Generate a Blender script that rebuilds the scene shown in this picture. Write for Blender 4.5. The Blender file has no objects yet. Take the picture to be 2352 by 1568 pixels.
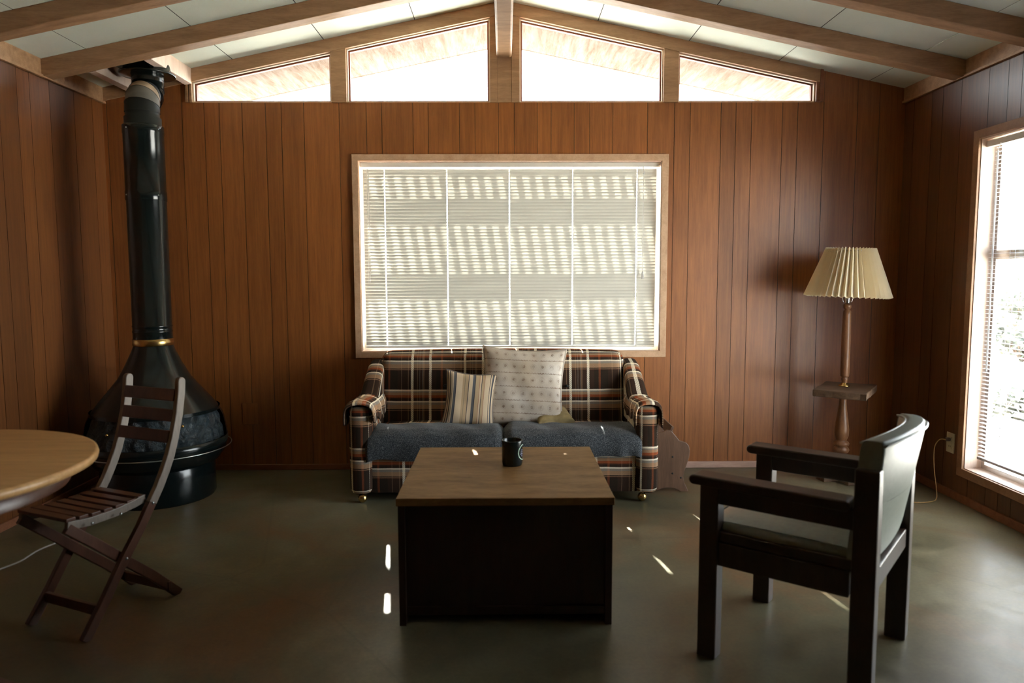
import bpy, math, random
from mathutils import Vector, Matrix
random.seed(7)
S = bpy.context.scene
COL = S.collection
PI = math.pi

# ------------------------------------------------------------------ mesh builder
class MB:
    def __init__(s):
        s.v = []; s.f = []; s.uv = []; s.col = []; s.sm = []
    def quad(s, pts, uv=None, col=1.0, smooth=False):
        n = len(s.v); s.v += [tuple(p) for p in pts]
        s.f.append(tuple(range(n, n + len(pts))))
        s.uv.append(uv or [(0, 0)] * len(pts)); s.col.append(col); s.sm.append(smooth)
    def box(s, x0, x1, y0, y1, z0, z1):
        s.obox(((x0 + x1) / 2, (y0 + y1) / 2, (z0 + z1) / 2), ((x1 - x0) / 2, (y1 - y0) / 2, (z1 - z0) / 2))
    def obox(s, c, h, M=None):
        c = Vector(c)
        P = []
        for a, b, d in ((-1, -1, -1), (1, -1, -1), (1, 1, -1), (-1, 1, -1), (-1, -1, 1), (1, -1, 1), (1, 1, 1), (-1, 1, 1)):
            q = Vector((a * h[0], b * h[1], d * h[2]))
            if M is not None: q = M @ q
            P.append(c + q)
        n = len(s.v); s.v += [tuple(p) for p in P]
        for f in ((0, 3, 2, 1), (4, 5, 6, 7), (0, 1, 5, 4), (1, 2, 6, 5), (2, 3, 7, 6), (3, 0, 4, 7)):
            s.f.append(tuple(n + i for i in f)); s.uv.append([(0, 0), (1, 0), (1, 1), (0, 1)]); s.col.append(1.0); s.sm.append(False)
    def bar(s, a, b, w, t, up=(0, 0, 1)):
        """rectangular bar from a to b, w wide across, t thick along 'up'"""
        a = Vector(a); b = Vector(b); d = b - a; L = d.length; d.normalize()
        u = Vector(up); sd = d.cross(u).normalized(); u = sd.cross(d)
        M = Matrix((d, sd, u)).transposed()
        s.obox((a + b) / 2, (L / 2, w / 2, t / 2), M)
    def prism(s, poly, fn, d0, d1, smooth=False):
        """poly: 2D outline; fn(u,v,d)->3D; extruded between d0 and d1"""
        n = len(poly); b = len(s.v)
        s.v += [tuple(fn(u, v, d0)) for u, v in poly] + [tuple(fn(u, v, d1)) for u, v in poly]
        s.f.append(tuple(b + i for i in range(n))[::-1]); s.uv.append([poly[i] for i in range(n)][::-1]); s.col.append(1.0); s.sm.append(False)
        s.f.append(tuple(b + n + i for i in range(n))); s.uv.append([poly[i] for i in range(n)]); s.col.append(1.0); s.sm.append(False)
        for i in range(n):
            j = (i + 1) % n
            s.f.append((b + i, b + j, b + n + j, b + n + i)); L = math.dist(poly[i], poly[j])
            s.uv.append([(0, 0), (L, 0), (L, abs(d1 - d0)), (0, abs(d1 - d0))]); s.col.append(1.0); s.sm.append(smooth)
    def ring(s, outer, inner, fn, d0, d1):
        n = len(outer)
        for i in range(n):
            j = (i + 1) % n
            s.prism([outer[i], outer[j], inner[j], inner[i]], fn, d0, d1)
    def grid(s, fn, nu, nv, closeu=False, smooth=True, uvfn=None, skip=None):
        b = len(s.v)
        for j in range(nv + 1):
            for i in range(nu + (0 if closeu else 1)):
                s.v.append(tuple(fn(i / nu, j / nv)))
        w = nu if closeu else nu + 1
        for j in range(nv):
            for i in range(nu):
                if skip and skip(i, j): continue
                i2 = (i + 1) % w
                s.f.append((b + j * w + i, b + j * w + i2, b + (j + 1) * w + i2, b + (j + 1) * w + i))
                c = [(i / nu, j / nv), ((i + 1) / nu, j / nv), ((i + 1) / nu, (j + 1) / nv), (i / nu, (j + 1) / nv)]
                s.uv.append([uvfn(*q) for q in c] if uvfn else c); s.col.append(1.0); s.sm.append(smooth)
    def lathe(s, prof, c=(0, 0, 0), n=48, smooth=True, M=None, cap=True):
        c = Vector(c)
        def P(u, k):
            r, z = prof[k]; a = 2 * PI * u
            q = Vector((r * math.cos(a), r * math.sin(a), z))
            if M is not None: q = M @ q
            return c + q
        K = len(prof)
        s.grid(lambda u, v: P(u, min(K - 1, int(round(v * (K - 1))))), n, K - 1, closeu=True, smooth=smooth)
        if cap:
            for k, fl in ((0, True), (K - 1, False)):
                if prof[k][0] > 1e-5:
                    pts = [P(i / n, k) for i in range(n)]
                    s.quad(pts[::-1] if fl else pts)
    def tube(s, pts, r, n=10, cap=True):
        pts = [Vector(p) for p in pts]; K = len(pts); rr = r if isinstance(r, (list, tuple)) else [r] * K
        fr = []; t0 = (pts[1] - pts[0]).normalized()
        u = t0.orthogonal().normalized()
        for k in range(K):
            t = (pts[min(k + 1, K - 1)] - pts[max(k - 1, 0)]).normalized()
            u = (u - t * u.dot(t)).normalized(); fr.append((u.copy(), t.cross(u)))
        def P(a, k): return pts[k] + (fr[k][0] * math.cos(2 * PI * a) + fr[k][1] * math.sin(2 * PI * a)) * rr[k]
        s.grid(lambda a, v: P(a, int(round(v * (K - 1)))), n, K - 1, closeu=True)
        if cap:
            s.quad([P(i / n, 0) for i in range(n)][::-1]); s.quad([P(i / n, K - 1) for i in range(n)])
    def sphere(s, c, r, n=20, sq=1.0):
        pr = [(r * math.sin(PI * k / n), -r * sq * math.cos(PI * k / n)) for k in range(n + 1)]
        pr[0] = (1e-5, pr[0][1]); pr[-1] = (1e-5, pr[-1][1])
        s.lathe(pr, c, n * 2, cap=False)
    def build(s, name, mat, parent=None, bevel=0, loc=None, seg=2, subsurf=0, weld=True, displace=None):
        me = bpy.data.meshes.new(name)
        L = Vector(loc) if loc else Vector((0, 0, 0))
        me.from_pydata([tuple(Vector(p) - L) for p in s.v], [], s.f)
        me.uv_layers.new(name='UVMap')
        me.color_attributes.new('tone', 'FLOAT_COLOR', 'CORNER')
        fu = []; fc_ = []
        for fi, f in enumerate(s.f):
            for ci in range(len(f)):
                fu += s.uv[fi][ci]; c = s.col[fi]; fc_ += (c, c, c, 1)
        me.uv_layers['UVMap'].data.foreach_set('uv', fu)
        me.color_attributes['tone'].data.foreach_set('color', fc_)
        for p, sm in zip(me.polygons, s.sm): p.use_smooth = sm
        me.materials.append(mat)
        o = bpy.data.objects.new(name, me); COL.objects.link(o)
        if loc: o.location = loc
        if parent: o.parent = parent
        if weld:
            w = o.modifiers.new('weld', 'WELD'); w.merge_threshold = 1e-5
        if subsurf:
            m = o.modifiers.new('sub', 'SUBSURF'); m.levels = subsurf; m.render_levels = subsurf
        if bevel:
            m = o.modifiers.new('bev', 'BEVEL'); m.width = bevel; m.segments = seg; m.limit_method = 'ANGLE'; m.angle_limit = math.radians(40)
            m.harden_normals = False
        return o

def tag(o, label=None, cat=None, group=None, kind=None):
    if label: o['label'] = label
    if cat: o['category'] = cat
    if group: o['group'] = group
    if kind: o['kind'] = kind
    return o
def thing(name, label, cat, loc=(0, 0, 0), rz=0, group=None, kind=None):
    o = bpy.data.objects.new(name, None); COL.objects.link(o); o.location = loc; o.rotation_euler = (0, 0, rz)
    o.empty_display_size = .1
    return tag(o, label, cat, group, kind)
XZ = lambda u, v, d: (u, d, v)
YZ = lambda u, v, d: (d, u, v)
XY = lambda u, v, d: (u, v, d)

# ------------------------------------------------------------------ materials
class NT:
    def __init__(s, name):
        s.m = bpy.data.materials.new(name); s.m.use_nodes = True; s.t = s.m.node_tree
        s.t.nodes.clear(); s.out = s.t.nodes.new('ShaderNodeOutputMaterial')
        s.b = s.t.nodes.new('ShaderNodeBsdfPrincipled'); s.t.links.new(s.b.outputs[0], s.out.inputs[0])
    def n(s, typ, **kw):
        nd = s.t.nodes.new('ShaderNode' + typ)
        for k, v in kw.items():
            if k.startswith('i_'):
                key = k[2:]; key = int(key) if key.isdigit() else key.replace('_', ' ')
                s.set(nd.inputs[key], v)
            else: setattr(nd, k, v)
        return nd
    def set(s, inp, v):
        if hasattr(v, 'links') or hasattr(v, 'is_linked'): s.t.links.new(v, inp)
        elif isinstance(v, (tuple, list)) and len(v) == 3 and inp.type == 'RGBA': inp.default_value = (*v, 1)
        else: inp.default_value = v
    def bs(s, **kw):
        for k, v in kw.items(): s.set(s.b.inputs[k.replace('_', ' ')], v)
    def coord(s, kind='Object', scale=(1, 1, 1), loc=(0, 0, 0), rot=(0, 0, 0)):
        tc = s.n('TexCoord'); mp = s.n('Mapping'); s.t.links.new(tc.outputs[kind], mp.inputs[0])
        mp.inputs['Scale'].default_value = scale; mp.inputs['Location'].default_value = loc; mp.inputs['Rotation'].default_value = rot
        return mp.outputs[0]
    def noise(s, vec, scale=5, detail=4, rough=.55, dist=0):
        nd = s.n('TexNoise'); s.set(nd.inputs['Vector'], vec); nd.inputs['Scale'].default_value = scale
        nd.inputs['Detail'].default_value = detail; nd.inputs['Roughness'].default_value = rough; nd.inputs['Distortion'].default_value = dist
        return nd.outputs[0]
    def ramp(s, fac, stops, interp='LINEAR'):
        nd = s.n('ValToRGB'); s.set(nd.inputs[0], fac); cr = nd.color_ramp; cr.interpolation = interp
        while len(cr.elements) > 1: cr.elements.remove(cr.elements[-1])
        cr.elements[0].position = stops[0][0]; cr.elements[0].color = (*c3(stops[0][1]), 1)
        for p, c in stops[1:]:
            e = cr.elements.new(p); e.color = (*c3(c), 1)
        return nd.outputs[0]
    def mix(s, fac, a, b, mode='MIX'):
        nd = s.n('MixRGB', blend_type=mode); s.set(nd.inputs[0], fac); s.set(nd.inputs[1], a); s.set(nd.inputs[2], b); return nd.outputs[0]
    def math(s, op, a, b=0.0, c=0.0):
        nd = s.n('Math', operation=op); s.set(nd.inputs[0], a); s.set(nd.inputs[1], b)
        if len(nd.inputs) > 2: s.set(nd.inputs[2], c)
        return nd.outputs[0]
    def bump(s, h, strength=.3, dist=.002):
        nd = s.n('Bump'); s.set(nd.inputs['Height'], h); nd.inputs['Strength'].default_value = strength; nd.inputs['Distance'].default_value = dist
        s.t.links.new(nd.outputs[0], s.b.inputs['Normal'])
def c3(c):
    return (c, c, c) if isinstance(c, (int, float)) else c
def hexc(h):
    r = [int(h[i:i + 2], 16) / 255 for i in (0, 2, 4)]
    return tuple(x / 12.92 if x <= .04045 else ((x + .055) / 1.055) ** 2.4 for x in r)
def simple(name, col, rough=.5, metal=0, spec=.5, var=.12, scale=8, bump=.0, coat=0, stretch=(1, 1, 1)):
    m = NT(name); v = m.coord(scale=stretch)
    n = m.noise(v, scale, 5)
    a = tuple(x * (1 - var) for x in col); b = tuple(min(1, x * (1 + var)) for x in col)
    m.bs(Base_Color=m.ramp(n, [(.3, a), (.7, b)]), Roughness=rough, Metallic=metal, Specular_IOR_Level=spec, Coat_Weight=coat)
    if bump: m.bump(m.noise(v, scale * 6, 3), bump)
    return m.m
def wood(name, dark, light, grain=(1, 1, 12), rough=.4, scale=3, bump=.15, coat=0, knots=False, spec=.5, use_tone=False, coatr=.2):
    """grain vector: large scale across the grain, 1 along it"""
    m = NT(name); v = m.coord(scale=grain)
    n1 = m.noise(v, scale, 6, .6, .4); n2 = m.noise(v, scale * 7, 3, .6)
    n3 = m.noise(m.coord(scale=tuple(g ** .35 for g in grain)), 1.7, 2)
    f = m.math('ADD', m.math('MULTIPLY', n1, .55), m.math('ADD', m.math('MULTIPLY', n2, .25), m.math('MULTIPLY', n3, .2)))
    mid = tuple((a + b) / 2 for a, b in zip(dark, light))
    c = m.ramp(f, [(.32, dark), (.5, mid), (.68, light)])
    if knots:
        vo = m.n('TexVoronoi'); m.set(vo.inputs['Vector'], m.coord(scale=(1.6, 2.2, 2.6))); vo.inputs['Scale'].default_value = 1.0
        k = m.ramp(vo.outputs['Distance'], [(.03, .25), (.075, .75), (.1, 1.0)])
        c = m.mix(.8, c, k, 'MULTIPLY')
    if use_tone:
        at = m.n('Attribute', attribute_name='tone')
        c = m.mix(1.0, c, at.outputs['Color'], 'MULTIPLY')
    m.bs(Base_Color=c, Roughness=rough, Coat_Weight=coat, Coat_Roughness=coatr, Specular_IOR_Level=spec)
    if bump: m.bump(f, bump, .001)
    return m.m

M = {}
# mahogany-veneer ply panelling, satin varnish
M['panel'] = wood('panel_veneer', (.19, .060, .013), (.42, .150, .036), grain=(34, 34, 1.4), rough=.40, scale=2.2, bump=.10, use_tone=True, spec=.6, coat=.42, coatr=.34)
M['beam'] = wood('beam_fir', (.26, .135, .063), (.52, .315, .17), grain=(2, 14, 14), rough=.55, scale=2, knots=True)
M['trim'] = wood('casing_fir', (.46, .27, .15), (.70, .47, .30), grain=(6, 6, 6), rough=.5, scale=3, knots=False)
M['trimdark'] = wood('baseboard_fir', (.17, .06, .028), (.34, .14, .07), grain=(2, 10, 10), rough=.45, scale=3)
M['trimmid'] = wood('side_casing_fir', (.24, .12, .06), (.42, .24, .13), grain=(6, 6, 6), rough=.5, scale=3)
M['base_pale'] = wood('baseboard_pale', (.42, .26, .2), (.62, .42, .34), grain=(2, 10, 10), rough=.5, scale=3)
M['redstop'] = simple('red_stop', (.26, .07, .03), .45)
M['cream'] = simple('cream_stop', (.78, .68, .55), .5)  # pale colour for the light along the header's inner edge
M['pinkjamb'] = wood('jamb_wood', (.62, .44, .34), (.85, .68, .56), grain=(8, 8, 1.5), rough=.5, scale=3, bump=.05)
M['black'] = simple('black_enamel', (.006, .010, .010), .16, spec=.5, var=.2, scale=30, bump=.03)
M['blackmatte'] = simple('black_matte', (.010, .013, .012), .5, spec=.4, var=.3, scale=10, bump=.1)
M['greypipe'] = simple('grey_elbow', (.14, .14, .125), .5, spec=.4, var=.2, scale=14)
M['tanpipe'] = simple('tan_elbow', (.40, .30, .20), .5, var=.25, scale=16)
M['brass'] = simple('brass', (.62, .42, .16), .25, metal=1, var=.15)
M['chrome'] = simple('chrome', (.7, .7, .68), .18, metal=1, var=.05)
M['steel'] = simple('steel_screw', (.55, .6, .62), .3, metal=1, var=.05)
M['white'] = simple('white_paint', (.75, .74, .68), .5, var=.04)
M['walnut'] = wood('table_walnut', (.135, .068, .022), (.34, .195, .075), grain=(1.6, 6, 6), rough=.55, scale=3.4, bump=.1, spec=.12)
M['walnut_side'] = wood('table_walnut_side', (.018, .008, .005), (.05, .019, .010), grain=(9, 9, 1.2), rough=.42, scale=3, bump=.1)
M['chairwood'] = wood('armchair_oak', (.018, .010, .006), (.052, .026, .014), grain=(6, 6, 2), rough=.38, scale=3, bump=.1)
M['lampwood'] = wood('turned_wood', (.12, .05, .022), (.33, .155, .07), grain=(10, 10, 2), rough=.4, scale=3, bump=.1)
M['slabwood'] = wood('rough_slab', (.05, .028, .016), (.20, .12, .07), grain=(3, 14, 14), rough=.6, scale=3, bump=.5)
M['rackwood'] = wood('rack_board', (.075, .037, .020), (.18, .098, .058), grain=(16, 16, 1.6), rough=.45, scale=2, bump=.1)
M['foldwood'] = wood('folding_chair_wood', (.055, .020, .011), (.13, .052, .028), grain=(8, 8, 2), rough=.36, scale=3, bump=.1)
M['foldgrey'] = wood('folding_chair_stile', (.15, .12, .095), (.28, .23, .19), grain=(10, 10, 2), rough=.45, scale=3, bump=.1)
M['oak'] = wood('round_table_oak', (.40, .20, .07), (.74, .45, .19), grain=(1.3, 14, 6), rough=.35, scale=3, bump=.05)
M['vinyl'] = simple('green_grey_vinyl', (.26, .29, .25), .28, spec=.6, var=.1, scale=60, bump=.06)
M['cushcord'] = simple('piping', (.14, .11, .1), .6)

# ceiling board, faint texture
m = NT('ceiling_board'); v = m.coord()
m.bs(Base_Color=m.ramp(m.noise(v, 3, 4), [(.3, (.68, .75, .66)), (.7, (.76, .82, .73))]), Roughness=.75)
m.bump(m.noise(v, 160, 2), .25, .002); M['ceil'] = m.m
M['seam'] = simple('seam_shadow', (.05, .05, .04), .8)

# polished, stained concrete
m = NT('floor_concrete'); v = m.coord()
n1 = m.noise(v, .8, 4, .55, .6); n2 = m.noise(m.coord(loc=(7, 3, 0)), 1.2, 4, .6, .8); n3 = m.noise(v, 9, 6, .65, .3); n4 = m.noise(v, 70, 3, .6)
c = m.ramp(n1, [(.33, (.066, .060, .034)), (.52, (.140, .130, .078)), (.7, (.25, .235, .155))])
c = m.mix(m.ramp(n2, [(.50, 0.0), (.64, .65)]), c, (.170, .088, .040))
c = m.mix(.55, c, m.ramp(n3, [(.3, .55), (.7, 1.3)]), 'MULTIPLY')
c = m.mix(.3, c, m.ramp(n4, [(.3, .6), (.7, 1.3)]), 'MULTIPLY')
# thin crack / scratch network
vo = m.n('TexVoronoi', feature='DISTANCE_TO_EDGE'); m.set(vo.inputs['Vector'], m.mix(.08, v, m.n('TexNoise', i_Scale=2.0).outputs['Color'])); vo.inputs['Scale'].default_value = .55
c = m.mix(m.ramp(vo.outputs[0], [(0.0, .18), (.004, 0.0)]), c, (.03, .026, .02))
m.bs(Base_Color=c, Roughness=m.ramp(n3, [(.3, .28), (.7, .44)]), Specular_IOR_Level=.36)
m.bump(n4, .08, .002); M['floor'] = m.m

# plaid upholstery driven by the UVs (metres)
def plaid(name, bright=1.0):
    m = NT(name); tc = m.n('TexCoord'); sp = m.n('SeparateXYZ'); m.t.links.new(tc.outputs['UV'], sp.inputs[0])
    wob = m.math('MULTIPLY', m.math('SUBTRACT', m.noise(tc.outputs['UV'], 9, 2), .5), .006)
    U = m.math('ADD', sp.outputs[0], wob); V = m.math('ADD', sp.outputs[1], wob)
    fu = m.math('FRACT', m.math('DIVIDE', U, .318)); fv = m.math('FRACT', m.math('DIVIDE', V, .241))
    blk = (.018, .012, .008); brn = (.045, .020, .012); rst = (.23, .060, .020); tan = (.27, .165, .095); gry = (.20, .175, .145); crm = (.62, .56, .44); orr = (.36, .105, .025)
    W = m.ramp(fv, [(0, blk), (.245, brn), (.262, tan), (.275, blk), (.30, tan), (.40, gry), (.46, crm), (.495, blk), (.54, brn), (.575, rst), (.64, tan), (.70, gry), (.735, crm), (.775, blk)], 'CONSTANT')
    H = m.ramp(fu, [(0, brn), (.06, tan), (.075, brn), (.12, crm), (.165, brn), (.235, tan), (.25, brn), (.28, gry), (.292, brn), (.33, gry), (.345, tan), (.375, brn), (.46, crm), (.505, brn), (.60, blk), (.68, rst), (.72, blk), (.86, brn), (.93, tan), (.945, brn)], 'CONSTANT')
    # woven twill: alternating warp and weft on a fine diagonal
    tw = m.math('SINE', m.math('MULTIPLY', m.math('ADD', U, V), 1150.0))
    nz = m.noise(tc.outputs['UV'], 300, 2, .8)
    f = m.math('ADD', m.math('MULTIPLY', tw, .22), m.math('ADD', m.math('MULTIPLY', nz, .5), .17))
    f = m.ramp(f, [(.30, .04), (.62, .66)])
    c = m.mix(f, W, H)
    # cream ladder stripes stand on top of the weft
    lad = m.ramp(fu, [(0, 0.0), (.12, 1.0), (.165, 0.0), (.46, 1.0), (.505, 0.0)], 'CONSTANT')
    dash = m.ramp(m.math('SINE', m.math('MULTIPLY', m.math('ADD', V, m.math('MULTIPLY', U, 1.2)), 520.0)), [(.30, .2), (.55, .85)])
    c = m.mix(m.math('MULTIPLY', lad, dash), c, crm)
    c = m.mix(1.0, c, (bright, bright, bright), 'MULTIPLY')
    m.bs(Base_Color=c, Roughness=.95, Specular_IOR_Level=.15, Sheen_Weight=0)
    m.bump(nz, .5, .002)
    return m.m
M['plaid'] = plaid('plaid_upholstery', 1.65)
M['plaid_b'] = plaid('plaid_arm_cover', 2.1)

m = NT('denim_blanket'); v = m.coord()
n = m.noise(v, 260, 3, .75); n2 = m.noise(v, 4, 3)
c = m.ramp(n, [(.34, (.010, .013, .017)), (.5, (.040, .046, .054)), (.68, (.20, .21, .215))])
m.bs(Base_Color=m.mix(.35, c, m.ramp(n2, [(.3, .7), (.7, 1.25)]), 'MULTIPLY'), Roughness=.95, Specular_IOR_Level=.1, Sheen_Weight=.2)
m.bump(n, .5, .002); M['blanket'] = m.m

# striped cushion
m = NT('striped_cushion_cloth'); tc = m.n('TexCoord'); sp = m.n('SeparateXYZ'); m.t.links.new(tc.outputs['UV'], sp.inputs[0])
u = sp.outputs[0]
tn = (.50, .36, .22); cr = (.66, .52, .36); bk = (.05, .045, .06); bl = (.12, .125, .135); rd = (.33, .12, .08); gr = (.30, .25, .17)
st = [(0, cr), (.03, bk), (.045, cr), (.07, bk), (.085, gr), (.10, cr), (.115, bk), (.125, cr), (.15, bl), (.19, bk), (.205, cr), (.33, tn), (.37, gr), (.38, tn), (.44, bk), (.45, cr), (.52, bl), (.565, bk), (.575, tn), (.65, rd), (.66, cr), (.69, bk), (.70, tn), (.75, rd), (.757, cr), (.86, bk), (.875, cr), (.90, bl), (.92, bk), (.935, cr), (.965, bk), (.98, cr)]
c = m.ramp(u, st, 'CONSTANT')
c = m.mix(.25, c, m.ramp(m.noise(m.coord('UV', scale=(1, 1, 1)), 180, 2, .7), [(.35, .4), (.65, 1.4)]), 'MULTIPLY')
m.bs(Base_Color=c, Roughness=.95, Specular_IOR_Level=.1); M['stripe'] = m.m

# printed cushion: rows of small medallions between zig-zag lines
m = NT('printed_cushion_cloth'); tc = m.n('TexCoord'); sp = m.n('SeparateXYZ'); m.t.links.new(tc.outputs['UV'], sp.inputs[0])
u, v = sp.outputs[0], sp.outputs[1]
row = m.math('MULTIPLY', v, 6.0); fr = m.math('FRACT', row)
cell = m.math('FRACT', m.math('MULTIPLY', u, 9.0))
dx = m.math('MULTIPLY', m.math('SUBTRACT', cell, .5), .78); dy = m.math('SUBTRACT', fr, .55)
r = m.math('SQRT', m.math('ADD', m.math('MULTIPLY', dx, dx), m.math('MULTIPLY', dy, dy)))
med = m.ramp(m.math('SINE', m.math('MULTIPLY', r, 24.0)), [(.2, 0.25), (.6, 1.0)])
med = m.math('MULTIPLY', med, m.ramp(r, [(.24, 1.0), (.27, 0.0)]))
zz = m.math('ADD', fr, m.math('MULTIPLY', m.math('PINGPONG', m.math('MULTIPLY', u, 60.0), 1.0), .055))
line = m.ramp(m.math('ABSOLUTE', m.math('SUBTRACT', zz, .07)), [(.035, 1.0), (.055, 0.0)])
pat = m.math('MULTIPLY', m.math('MAXIMUM', med, line), m.ramp(m.noise(tc.outputs['UV'], 26, 4, .7), [(.36, .10), (.62, .80)]))
base = m.ramp(m.noise(tc.outputs['UV'], 2.2, 3), [(.3, (.50, .40, .29)), (.65, (.70, .64, .57))])
c = m.mix(pat, base, (.20, .11, .065))
c = m.mix(.15, c, m.ramp(m.noise(tc.outputs['UV'], 150, 2), [(.35, .5), (.65, 1.4)]), 'MULTIPLY')
m.bs(Base_Color=c, Roughness=.95, Specular_IOR_Level=.1); M['print'] = m.m
M['oldgold'] = simple('mottled_gold_cloth', (.34, .26, .13), .95, spec=.1, var=.35, scale=14)

# lamp shade cloth and blind slats let light through
def translucent(name, col, tcol, fac, rough=.6, gloss=0):
    m = NT(name); m.t.nodes.remove(m.b)
    d = m.n('BsdfDiffuse'); d.inputs[0].default_value = (*col, 1)
    t = m.n('BsdfTranslucent'); t.inputs[0].default_value = (*tcol, 1)
    x = m.n('MixShader'); x.inputs[0].default_value = fac
    m.t.links.new(d.outputs[0], x.inputs[1]); m.t.links.new(t.outputs[0], x.inputs[2])
    last = x
    if gloss:
        g = m.n('BsdfGlossy'); g.inputs['Roughness'].default_value = rough; y = m.n('MixShader'); y.inputs[0].default_value = gloss
        m.t.links.new(x.outputs[0], y.inputs[1]); m.t.links.new(g.outputs[0], y.inputs[2]); last = y
    m.t.links.new(last.outputs[0], m.out.inputs[0]); return m.m
M['shade'] = translucent('shade_cloth', (.90, .82, .62), (.88, .74, .50), .38)
M['slat'] = translucent('blind_slat', (.46, .455, .42), (.66, .64, .54), .026, .4, .03)
M['slat_r'] = translucent('blind_slat_open', (.62, .60, .62), (.5, .5, .5), .08, .4, .04)
M['cordw'] = translucent('blind_cord', (.85, .85, .85), (.8, .8, .8), .4)

# window glass: thin, clear, light reflection
m = NT('window_glass'); m.t.nodes.remove(m.b)
tr = m.n('BsdfTransparent'); tr.inputs[0].default_value = (.95, .98, .96, 1); gl = m.n('BsdfGlossy'); gl.inputs['Roughness'].default_value = .01
lw = m.n('LayerWeight'); lw.inputs[0].default_value = .12; x = m.n('MixShader'); m.t.links.new(lw.outputs['Fresnel'], x.inputs[0])
m.t.links.new(tr.outputs[0], x.inputs[1]); m.t.links.new(gl.outputs[0], x.inputs[2]); m.t.links.new(x.outputs[0], m.out.inputs[0]); M['glass'] = m.m

# exterior
m = NT('desert_sand'); v = m.coord()
m.bs(Base_Color=m.ramp(m.noise(v, .5, 6, .6), [(.3, (.62, .59, .54)), (.7, (.74, .71, .66))]), Roughness=.95); m.bump(m.noise(v, 8, 4), .4, .05); M['sand'] = m.m
M['soffit'] = wood('weathered_soffit', (.080, .050, .034), (.175, .160, .150), grain=(14, 1.4, 1.4), rough=.9, scale=2, spec=0)
M['pergola'] = wood('pergola_paint', (.40, .39, .36), (.52, .51, .48), grain=(6, 2, 6), rough=.8)
m = NT('creosote_leaves'); m.bs(Base_Color=m.ramp(m.noise(m.coord(), 3, 3), [(.3, (.12, .13, .10)), (.7, (.24, .25, .20))]), Roughness=.8); M['leaf'] = m.m
M['twig'] = simple('twig', (.16, .11, .08), .8)

# ------------------------------------------------------------------ room
D = 4.66; XL = -2.484; XR = 2.506; YF = -4.6; PT = 2.318
def zc(x): return 2.925 - .2095 * abs(x)

def panel_wall(name, side, grooves, a0, a1, holes, ztop, label, tr=(.86, 1.10)):
    """grooved ply wall. side 'back' spans x, 'left'/'right' span y."""
    mb = MB(); gw = .0028; gd = .0045; th = .12
    if side == 'back': P = lambda a, z, d: (a, D + d, z)
    elif side == 'left': P = lambda a, z, d: (XL - d, a, z)
    elif side == 'right': P = lambda a, z, d: (XR + d, a, z)
    else: P = lambda a, z, d: (a, YF - d, z)
    bp = {a0, a1, 0.0 if side in ('back', 'front') else a0}
    for g in grooves: bp |= {g - gw / 2, g + gw / 2}
    for h in holes: bp |= {h[0], h[1]}
    bp = sorted(b for b in bp if a0 <= b <= a1)
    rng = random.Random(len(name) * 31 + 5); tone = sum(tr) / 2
    def zi(a, b):
        mid = (a + b) / 2; iv = [(0.0, None)]
        hs = [h for h in holes if h[0] < mid < h[1]]
        if not hs: return [(0.0, None)]
        h = hs[0]
        if h[3] is None: return [(0.0, h[2])]
        return [(0.0, h[2]), (h[3], None)]
    for a, b in zip(bp, bp[1:]):
        if b - a < 1e-6: continue
        mid = (a + b) / 2; ing = any(abs(mid - g) < gw / 2 for g in grooves)
        d = gd if ing else 0
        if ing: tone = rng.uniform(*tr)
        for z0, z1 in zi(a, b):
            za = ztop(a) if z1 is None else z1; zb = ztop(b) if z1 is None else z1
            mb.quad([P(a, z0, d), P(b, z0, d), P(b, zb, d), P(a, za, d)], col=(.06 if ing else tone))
            mb.quad([P(a, z0, th), P(b, z0, th), P(b, zb, th), P(a, za, th)])
            if ing:
                mb.quad([P(a, z0, 0), P(a, z0, d), P(a, za, d), P(a, za, 0)], col=.08)
                mb.quad([P(b, z0, 0), P(b, z0, d), P(b, zb, d), P(b, zb, 0)], col=.08)
    o = mb.build(name, M['panel'], weld=False)
    return tag(o, label, 'wall', kind='structure')

CL0, CL1 = -1.967, 1.977
back_g = [-2.46, -2.337, -2.15, -1.997, -1.86, -1.766, -1.626, -1.481, -1.384, -1.244, -1.026, -.857, -.762, -.568, -.473, -.279, -.182, -.036, .062, .205, .292, .436, .533, .677, .894, 1.062, 1.16, 1.353, 1.446, 1.544, 1.737, 1.833, 1.996, 2.206, 2.346]
def ztb(x):
    if x <= CL0 + 1e-6: return zc(x) - .07
    if x >= CL1 - 1e-6: return zc(x) + .01
    return PT
WI = (-.912, .987, .765, 1.960)      # main window opening
RW = (1.99, 3.89, .19, 1.955)       # right window opening (y,z)
hb = [WI, (CL0, CL1, PT, None)]
# the window hole sits under the clerestory hole: treat the column list by hand
def back_wall():
    mb = MB(); o = None
    class _: pass
    # lower sheet with the window hole, up to PT
    w = panel_wall('wall_back', 'back', back_g, XL, XR, [WI], lambda x: PT, 'back wall of grooved orange-brown veneer panelling around the big window')
    me = w.data
    return w
wb = back_wall()
def upper(name, x0, x1, gs, label):
    mb = MB(); bp = sorted([x0, x1] + [g for g in gs if x0 < g < x1]); rng = random.Random(3)
    for a, b in zip(bp, bp[1:]):
        t = rng.uniform(.85, 1.1); a2 = a + (.0014 if a != x0 else 0); b2 = b - (.0014 if b != x1 else 0)
        mb.quad([(a2, D, PT), (b2, D, PT), (b2, D, ztb(b2)), (a2, D, ztb(a2))], col=t)
        mb.quad([(a, D + .0035, PT), (b, D + .0035, PT), (b, D + .0035, ztb(b)), (a, D + .0035, ztb(a))], col=.35)
        mb.quad([(a, D + .12, PT), (b, D + .12, PT), (b, D + .12, ztb(b)), (a, D + .12, ztb(a))])
    o = mb.build(name, M['panel'], weld=False); o.parent = wb
    return o
upper('upper_panel', XL, CL0, back_g, '')
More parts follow.
